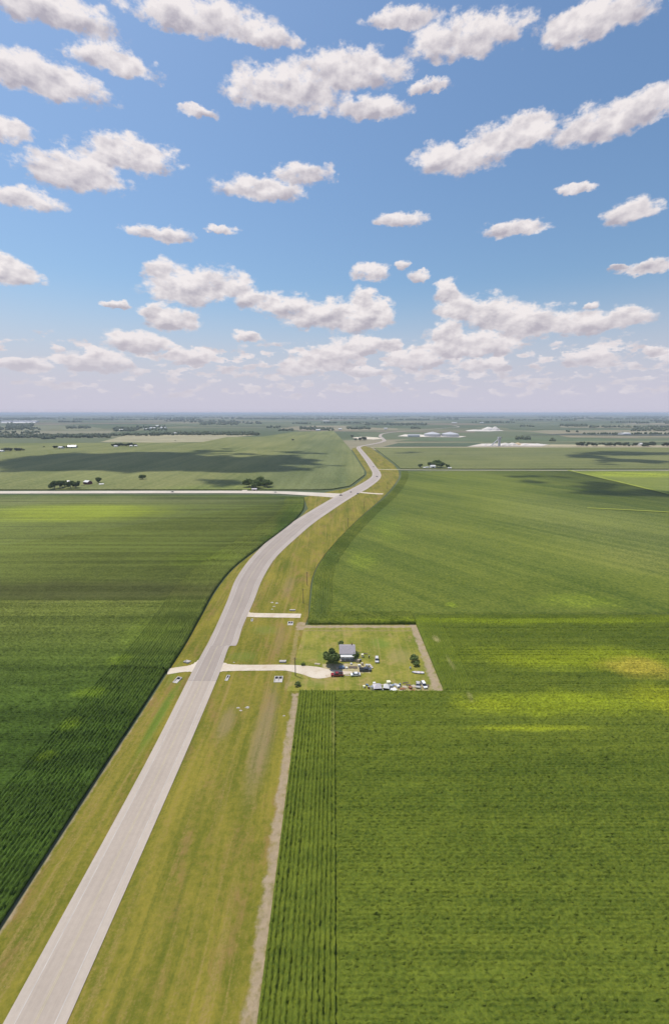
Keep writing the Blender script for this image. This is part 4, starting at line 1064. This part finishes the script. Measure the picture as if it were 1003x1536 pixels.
def make_car(loc, rz, col, label, kind='car', group=None):
    r_ = empty({'car': 'parked_car', 'pickup': 'pickup_truck', 'van': 'minivan', 'moving': 'car'}[kind], loc, rz)
    m = paint('car_paint', col)
    if kind == 'pickup':
        L, W = 5.7, .98
        prof = [(-2.85, .45), (-2.85, .98), (-2.75, 1.05), (-1.35, 1.14), (2.8, 1.14), (2.85, 1.05), (2.85, .45)]
        b_ = MB().prism(prof, -W, W).build('body', m, r_)
        # open load bed: rails around a dark floor
        MB().box((1.8, 0, 1.15), (1.9, 1.62, .03)).build('bed_floor', MAT['dark'], r_)
        mb = MB(); mb.box((1.82, -.9, 1.25), (2.04, .12, .22)); mb.box((1.82, .9, 1.25), (2.04, .12, .22)); mb.box((2.79, 0, 1.25), (.1, 1.68, .22)); mb.build('bed_rail', m, r_)
        mb = MB(); greenhouse(mb, -1.5, -.75, .55, .75, 1.145, 1.72, .92, .76); mb.build('window_band', MAT['glass'], r_)
        mb = MB(); greenhouse(mb, -.80, -.74, .56, .62, 1.70, 1.80, .79, .74); mb.build('roof', m, r_)
        wheels(r_, (-1.85, 1.75), .88, .40)
        fx = -2.86
    else:
        van = kind == 'van'
        zt = 1.75 if van else 1.45
        prof = [(-2.3, .38), (-2.32, .72), (-2.15, .84), (-1.1, .98), (2.15, 1.0), (2.3, .85), (2.3, .38)]
        MB().prism(prof, -.9, .9).build('body', m, r_)
        mb = MB(); greenhouse(mb, -1.35, -.55, 1.75 if van else 1.0, 2.15 if van else 1.75, .985, zt, .86, .68); mb.build('window_band', MAT['glass'], r_)
        mb = MB(); greenhouse(mb, -.60, -.52, 1.72 if van else .97, 1.8 if van else 1.05, zt - .03, zt + .05, .71, .66); mb.build('roof', m, r_)
        wheels(r_, (-1.45, 1.4), .82, .34)
        fx = -2.33
    for sy in (-1, 1):
        MB().box((fx + .02, sy * .66, .76), (.06, .36, .14)).build('headlight', MAT['lamp'], r_)
        MB().box((-fx - .0, sy * .72, .82), (.06, .24, .16)).build('taillight', MAT['tail'], r_)
    return tag(r_, label, 'car' if kind not in ('pickup', 'van') else {'pickup': 'pickup truck', 'van': 'minivan'}[kind], group)
make_car(at(505.3, 1014), R(2), (0.24, 0.028, 0.04), 'dark red pickup truck parked at the end of the gravel drive', 'pickup')
make_car(at(533, 1013.5), R(6), (0.74, 0.76, 0.78), 'white car parked right of the red pickup on the gravel end', 'car')
make_car(at(547.5, 1006.5), R(183), (0.05, 0.06, 0.085), 'dark blue pickup truck parked on the grass right of the farmhouse', 'pickup')
make_car(at(565, 991.5), R(86), (0.60, 0.58, 0.57), 'pale grey minivan standing alone on the grass right of the farmhouse', 'van')
make_car(at(626.5, 1029), R(80), (0.46, 0.44, 0.42), 'grey car parked by the dirt strip at the yard southeast corner', 'car')
make_car(at(635.5, 1029.5), R(100), (0.78, 0.77, 0.74), 'white minivan parked at the far southeast corner of the yard', 'van')
GV = 'cars driving on the highway and side road'
z_ = Vector((0, 0, .17))
def heading(a, b): d = at(*b) - at(*a); return math.atan2(d.y, d.x)
for px, py, hd, col, l in [(536.5, 741, heading((536, 741), (560, 728)) + math.pi, (0.035, 0.035, 0.045), 'black car on the highway just at the junction'), (526, 738.6, heading((526, 739), (550, 722)), (0.5, 0.42, 0.38), 'tan grey car on the highway left lane just beyond the junction'),
        (511, 743.4, math.pi, (0.06, 0.06, 0.07), 'dark car waiting on the side road at the junction'), (565, 715.2, R(-70), (0.10, 0.10, 0.12), 'dark grey car at the outer bend of the highway'), (560, 700.6, R(-72), (0.24, 0.26, 0.28), 'grey car on the straight beyond the highway bend'), (413, 738.9, R(176), (0.72, 0.70, 0.66), 'white car driving on the side road right of the grove'), (258.5, 738.4, 0.0, (0.20, 0.20, 0.21), 'grey car driving on the side road far left of the grove')]:
    make_car(at(px, py) + z_, hd, col, l, 'moving', GV)

# ------------------------------------------------------------------ boats, tents and yard clutter
def boat(px, py, rz, L, W, mat, label):
    r_ = empty('boat', at(px, py), rz)
    secs = [(-.5, .75, .62), (-.2, 1.0, .6), (.15, .95, .62), (.38, .55, .7), (.5, .06, .8)]
    vs_, n_ = [], 5
    for (x_, k, h_) in secs:
        w_ = W / 2 * k
        vs_ += [(x_ * L, -w_, h_), (x_ * L, -w_ * .8, .25), (x_ * L, 0, .1), (x_ * L, w_ * .8, .25), (x_ * L, w_, h_)]
    fs_ = [(i * n_ + j, i * n_ + j + 1, (i + 1) * n_ + j + 1, (i + 1) * n_ + j) for i in range(4) for j in range(4)] + [(0, 4, 3, 2, 1)]
    link_mesh('hull', vs_, fs_, mat, r_)
    deck = [(x_ * L, s_ * W / 2 * k * .97, h_ - .12) for (x_, k, h_) in secs for s_ in (-1, 1)]
    link_mesh('deck', deck, [(2 * i, 2 * i + 2, 2 * i + 3, 2 * i + 1) for i in range(4)], MAT['tarp'], r_)
    for x_ in (-.2, .12):
        MB().box((x_ * L, 0, .62), (.28, W * .9, .06)).build('thwart', MAT['plank'], r_)
    return tag(r_, label, 'boat')
boat(626.5, 1010, R(174), 5.6, 1.7, MAT['white'], 'long pale open boat lying on the grass near the east dirt strip')
boat(555.8, 1000.5, R(112), 3.6, 1.0, MAT['white'], 'small white boat standing beside the dark blue pickup')

def tent(px, py, w, d, h, rz, label, mat='tarp', name='tent'):
    r_ = empty(name, at(px, py), rz)
    mb = MB(); mb.add([(-w / 2, -d / 2, h * .5), (w / 2, -d / 2, h * .5), (w / 2, d / 2, h * .5), (-w / 2, d / 2, h * .5), (-w * .15, 0, h), (w * .15, 0, h)], [(0, 1, 5, 4), (1, 2, 5), (2, 3, 4, 5), (3, 0, 4)])
    mb.build('roof', MAT[mat], r_)
    mb = MB(); mb.add([(-w / 2, -d / 2 + .04, -.05), (-w / 2, d / 2, -.05), (w / 2, d / 2, -.05), (w / 2, -d / 2 + .04, -.05), (-w / 2, -d / 2 + .04, h * .5 - .02), (-w / 2, d / 2, h * .5 - .02), (w / 2, d / 2, h * .5 - .02), (w / 2, -d / 2 + .04, h * .5 - .02)], [(0, 1, 5, 4), (1, 2, 6, 5), (2, 3, 7, 6)])
    mb.build('side_wall', MAT[mat], r_)
    for x_ in (-w / 2 + .05, w / 2 - .05):
        MB().box((x_, -d / 2 + .02, h * .25), (.07, .07, h * .5)).build('tent_pole', MAT['metal'], r_)
    return tag(r_, label, 'tent')
tent(565.5, 1034, 3.8, 3.6, 2.9, R(6), 'large grey white canopy tent by the corn at the bottom of the yard')
tent(579.5, 1033.5, 2.8, 3.0, 2.5, R(-12), 'smaller pale canopy tent right of the large one', 'white')
def crate(px, py, w, d, h, rz, mat, label, name='crate', cat='crate'):
    r_ = empty(name, at(px, py) + Vector((0, 0, .05)), rz)
    mb = MB(); mb.box((0, 0, h / 2), (w, d, h)); mb.build('box', MAT[mat], r_)
    MB().box((0, 0, h + .04), (w + .08, d + .08, .07)).build('lid', MAT[mat], r_)
    return tag(r_, label, cat)
def sheet_stack(px, py, w, d, rz, mat, label, name='scrap_sheet', cat='scrap'):
    o_ = MB()
    for k in range(3):
        o_.box((random.uniform(-.2, .2), random.uniform(-.2, .2), .06 + k * .07), (w, d, .05), random.uniform(-.2, .2))
    o_ = o_.build(name, MAT[mat]); o_.location = at(px, py) + Vector((0, 0, .04)); o_.rotation_euler = (0, 0, rz)
    return tag(o_, label, cat)
def drum(px, py, h, r, mat, label):
    r_ = empty('drum', at(px, py) + Vector((0, 0, .04)))
    MB().tube([(0, 0, 0), (0, 0, h * .5), (0, 0, h)], [r, r * 1.06, r], 14).build('barrel', MAT[mat], r_)
    MB().tube([(0, 0, h - .01), (0, 0, h + .05)], [r * 1.04, r * 1.04], 14).build('lid', MAT['rim'], r_)
    return tag(r_, label, 'drum')
crate(582.5, 1026, 1.6, 1.5, 1.2, R(10), 'pale', 'pale yellow box behind the smaller canopy tent', 'storage_box', 'box')
sheet_stack(589.5, 1035, 3.0, 2.4, R(15), 'white', 'stack of pale sheets right of the smaller canopy tent')
sheet_stack(594, 1028, 2.0, 1.4, R(-30), 'metal', 'grey metal sheets behind the pale stack by the tents')
sheet_stack(589, 1028.5, 1.8, 0.8, R(50), 'blue', 'dull blue boards leaning behind the smaller canopy tent')
sheet_stack(603.5, 1034, 2.2, 1.0, R(5), 'rust', 'rusty boards lying right of the tents')
sheet_stack(602.5, 1036.8, 2.4, 0.5, R(2), 'plank', 'narrow tan planks lying against the corn edge')
sheet_stack(612, 1028, 2.0, 0.7, R(-10), 'wood', 'dark boards lying in the grass between the tents and the parked cars')
sheet_stack(608, 1025, 2.4, 0.5, R(15), 'wood', 'dark pole stack on the grass north of the rusty boards')
sheet_stack(620.5, 1030, 1.6, 1.6, R(30), 'plank', 'tan pallet stack left of the grey car')
sheet_stack(619, 1036, 1.6, 0.7, R(0), 'rust', 'rusty scrap by the corn edge below the grey car')
drum(553, 1033, 1.0, .5, 'rust', 'rusty drum left of the large canopy tent')
drum(557.5, 1034.5, 1.5, .7, 'pale', 'pale yellow drum at the left corner of the large canopy tent')
crate(545.8, 1031.5, .9, .9, .8, R(30), 'pale', 'pale box alone on the grass far left of the tents', 'storage_box', 'box')
crate(550.5, 1028.5, 1.2, .6, .5, R(-20), 'blue', 'dull blue box on the grass left of the large canopy tent', 'storage_box', 'box')
crate(543.2, 985.5, 1.1, 1.0, 1.4, R(8), 'pale', 'pale yellow playhouse box right of the farmhouse', 'storage_box', 'box')
crate(536.5, 993, 1.8, 1.2, 1.2, R(-10), 'plank', 'tan wooden hutch right of the farmhouse front', 'hutch', 'hutch')
drum(540.5, 992, 1.0, .4, 'dark', 'black drum right of the tan hutch')
drum(553.3, 987.5, 1.4, .25, 'wood', 'thin dark post drum between the playhouse box and the minivan')
crate(512.5, 1002.5, 2.6, 1.4, .8, R(4), 'blue', 'dull blue bench box in front of the farmhouse porch', 'storage_box', 'box')
crate(506, 1003, 1.4, 1.0, .7, R(-25), 'plank', 'tan box in front of the tree by the farmhouse', 'storage_box', 'box')
crate(519.5, 1003, 1.0, .8, .6, R(15), 'white', 'white cooler box in front of the farmhouse right of the blue bench box', 'storage_box', 'box')
sheet_stack(529, 1001.5, 4.2, 1.6, R(2), 'wood', 'dark boards on the ground between the farmhouse and the blue pickup')
sheet_stack(476, 996.5, 2.6, 1.0, R(-12), 'plank', 'pale planks lying on the lawn left of the tree')
sheet_stack(573, 1035.5, 1.6, .8, R(10), 'white', 'pale sheet lying between the two canopy tents')
sheet_stack(571.5, 1028, 2.2, .6, R(-15), 'plank', 'tan planks lying behind the gap between the canopy tents')
crate(561, 1027, 1.1, .9, .9, R(12), 'white', 'white box behind the large canopy tent', 'storage_box', 'box')
crate(586, 1031, 1.0, .9, 1.0, R(-14), 'metal', 'grey metal bin right behind the smaller canopy tent', 'metal_bin', 'bin')
crate(597, 1031.5, 1.3, .9, .8, R(25), 'white', 'white box right of the stack of pale sheets', 'storage_box', 'box')
drum(599.5, 1029, 1.1, .4, 'blue', 'dull blue drum right of the grey metal sheets')
sheet_stack(607, 1031, 1.8, 1.2, R(-8), 'plank', 'tan boards left of the dark boards in the yard corner')
crate(615, 1033, 1.2, 1.2, .7, R(40), 'rust', 'rusty crate left of the tan pallet stack')
drum(630.5, 1033.5, 1.0, .35, 'white', 'white drum between the grey car and the white minivan')
sheet_stack(641, 1029.5, 2.0, .8, R(70), 'wood', 'dark boards right of the white minivan at the yard corner')
crate(538.5, 1000, 1.2, .8, .9, R(5), 'white', 'white box between the farmhouse and the dark blue pickup', 'storage_box', 'box')
crate(543, 997.5, .9, .9, 1.0, R(20), 'plank', 'tan box just behind the dark blue pickup')
crate(550.5, 1000, 1.4, 1.0, .9, R(-10), 'metal', 'grey metal bin behind the dark blue pickup', 'metal_bin', 'bin')
drum(555.5, 1005.5, .9, .4, 'pale', 'pale yellow drum at the tail of the dark blue pickup')
sheet_stack(547, 981, 2.6, .5, R(-6), 'wood', 'dark timber lying on the grass beyond the playhouse box')
sheet_stack(536, 979.5, 1.8, .5, R(20), 'wood', 'short dark timber behind the farmhouse right corner')
crate(526.5, 997.2, .9, .6, .7, R(0), 'white', 'white box on the ground at the right end of the porch', 'storage_box', 'box')
sheet_stack(521, 1013.5, 2.0, .7, R(8), 'plank', 'tan planks on the gravel between the red pickup and the white car')
drum(615, 1003.5, .9, .4, 'metal', 'grey metal drum left of the two bushes at the yard east side')
for k, (px, py, s) in enumerate([(357, 1062, .8), (371, 1061.5, 1.2), (361, 1066, .7), (426, 1074, .7), (408, 904, 1.2), (411, 910, 1.0), (415, 905, 1.3), (408, 914, .9), (351, 994, .6)]):
    rg = random.Random(k); mb = MB()
    n_ = 9; mb.add([(s * rg.uniform(.6, 1.1) * math.cos(t * 6.283 / n_), s * .6 * rg.uniform(.6, 1.1) * math.sin(t * 6.283 / n_), 0) for t in range(n_)] + [(s * .55 * rg.uniform(.6, 1.1) * math.cos(t * 6.283 / n_), s * .3 * rg.uniform(.6, 1.1) * math.sin(t * 6.283 / n_), .28 * s) for t in range(n_)],
                    [(t, (t + 1) % n_, (t + 1) % n_ + n_, t + n_) for t in range(n_)] + [tuple(range(n_, 2 * n_))])
    o_ = mb.build('rubble_lump', MAT['concrete']); o_.location = at(px, py)
    tag(o_, 'pale lump of rubble lying in the roadside grass', 'rubble', 'lumps of rubble in the roadside grass')

# ------------------------------------------------------------------ overhead clouds: real bodies of cloud whose shade falls on the fields
def cloud_layer():
    alt = 2000.0
    off = Vector((SUN.x, SUN.y)) * (alt / SUN.z)
    sh = [(190, 691, 190, 12.5, 1.0), (120, 688, 130, 9, .9), (290, 686, 60, 8, .8), (395, 695, 80, 12, 1.0), (330, 699, 70, 7, .55), (325, 722, 62, 7, .6), (435, 678.5, 34, 2.0, .7), (340, 676.5, 40, 2.0, .45),
          (905, 688.5, 38, 5.5, .8), (940, 681, 70, 3, .35), (760, 722.5, 26, 4.5, .5), (860, 726, 42, 5, .65), (915, 741, 66, 5, .75), (930, 734, 60, 4, .4), (650, 680, 30, 2.0, .3), (215, 706, 90, 6, .6), (450, 707, 40, 4, .45)]
    E = []
    for px, py, rx, ry, k in sh:
        g_ = at(px, py); E.append((g_.x, g_.y, rx * mpp(py) * 1.1, abs(at(px, py - ry).y - at(px, py + ry).y) / 2 * 1.15, k))
    st = 12.0
    xs = np.arange(-1150, 1200, st); ys = np.arange(600, 1950, st)
    thick_ = {}
    for j, y_ in enumerate(ys):
        for i, x_ in enumerate(xs):
            w = 0.0
            wx = x_ + 130 * mnoise.fractal(Vector((x_ / 150, y_ / 110, 1.3)), 0.8, 2.0, 6)
            wy = y_ + 85 * mnoise.fractal(Vector((x_ / 170, y_ / 90, 7.3)), 0.8, 2.0, 6)
            for (cx, cy, rx, ry, k) in E:
                d = math.hypot((wx - cx) / rx, (wy - cy) / ry)
                if d < 1: w = max(w, k * (1 - d ** 2.0))
            if w > 0.02:
                w *= 1 + 0.8 * mnoise.fractal(Vector((x_ / 75, y_ / 55, 4.1)), 1.0, 2.0, 4)
            if w > 0.03: thick_[(i, j)] = w
    mb_v, idx, fs_ = [], {}, []
    for (i, j), w in thick_.items():
        t = 150 * w
        idx[(i, j)] = len(mb_v)
        x_, y_ = xs[i] + off.x, ys[j] + off.y
        mb_v.append((x_, y_, alt + t)); mb_v.append((x_, y_, alt - t * .25))
    cells = [(i, j) for (i, j) in thick_ if all(k in thick_ for k in ((i + 1, j), (i, j + 1), (i + 1, j + 1)))]
    edge = {}
    for (i, j) in cells:
        q = [idx[(i, j)], idx[(i + 1, j)], idx[(i + 1, j + 1)], idx[(i, j + 1)]]
        fs_.append(tuple(q)); fs_.append(tuple(v + 1 for v in reversed(q)))
        for a, b_ in zip(q, q[1:] + q[:1]):
            if (b_, a) in edge: del edge[(b_, a)]
            else: edge[(a, b_)] = 1
    for (a, b_) in edge: fs_.append((a, a + 1, b_ + 1, b_))
    m = bpy.data.materials.new('cloud_vapour'); m.use_nodes = True; m.node_tree.nodes.clear()
    v_ = m.node_tree.nodes.new('ShaderNodeVolumePrincipled')
    v_.inputs['Color'].default_value = (0.98, 0.98, 0.99, 1); v_.inputs['Density'].default_value = 0.07
    oo = m.node_tree.nodes.new('ShaderNodeOutputMaterial'); m.node_tree.links.new(v_.outputs[0], oo.inputs['Volume'])
    o_ = link_mesh('clouds', mb_v, fs_, m)
    tag(o_, 'broken cumulus clouds overhead shading the fields', 'clouds', kind='stuff')
cloud_layer()
# prototypes never used would stay at the origin: none remain
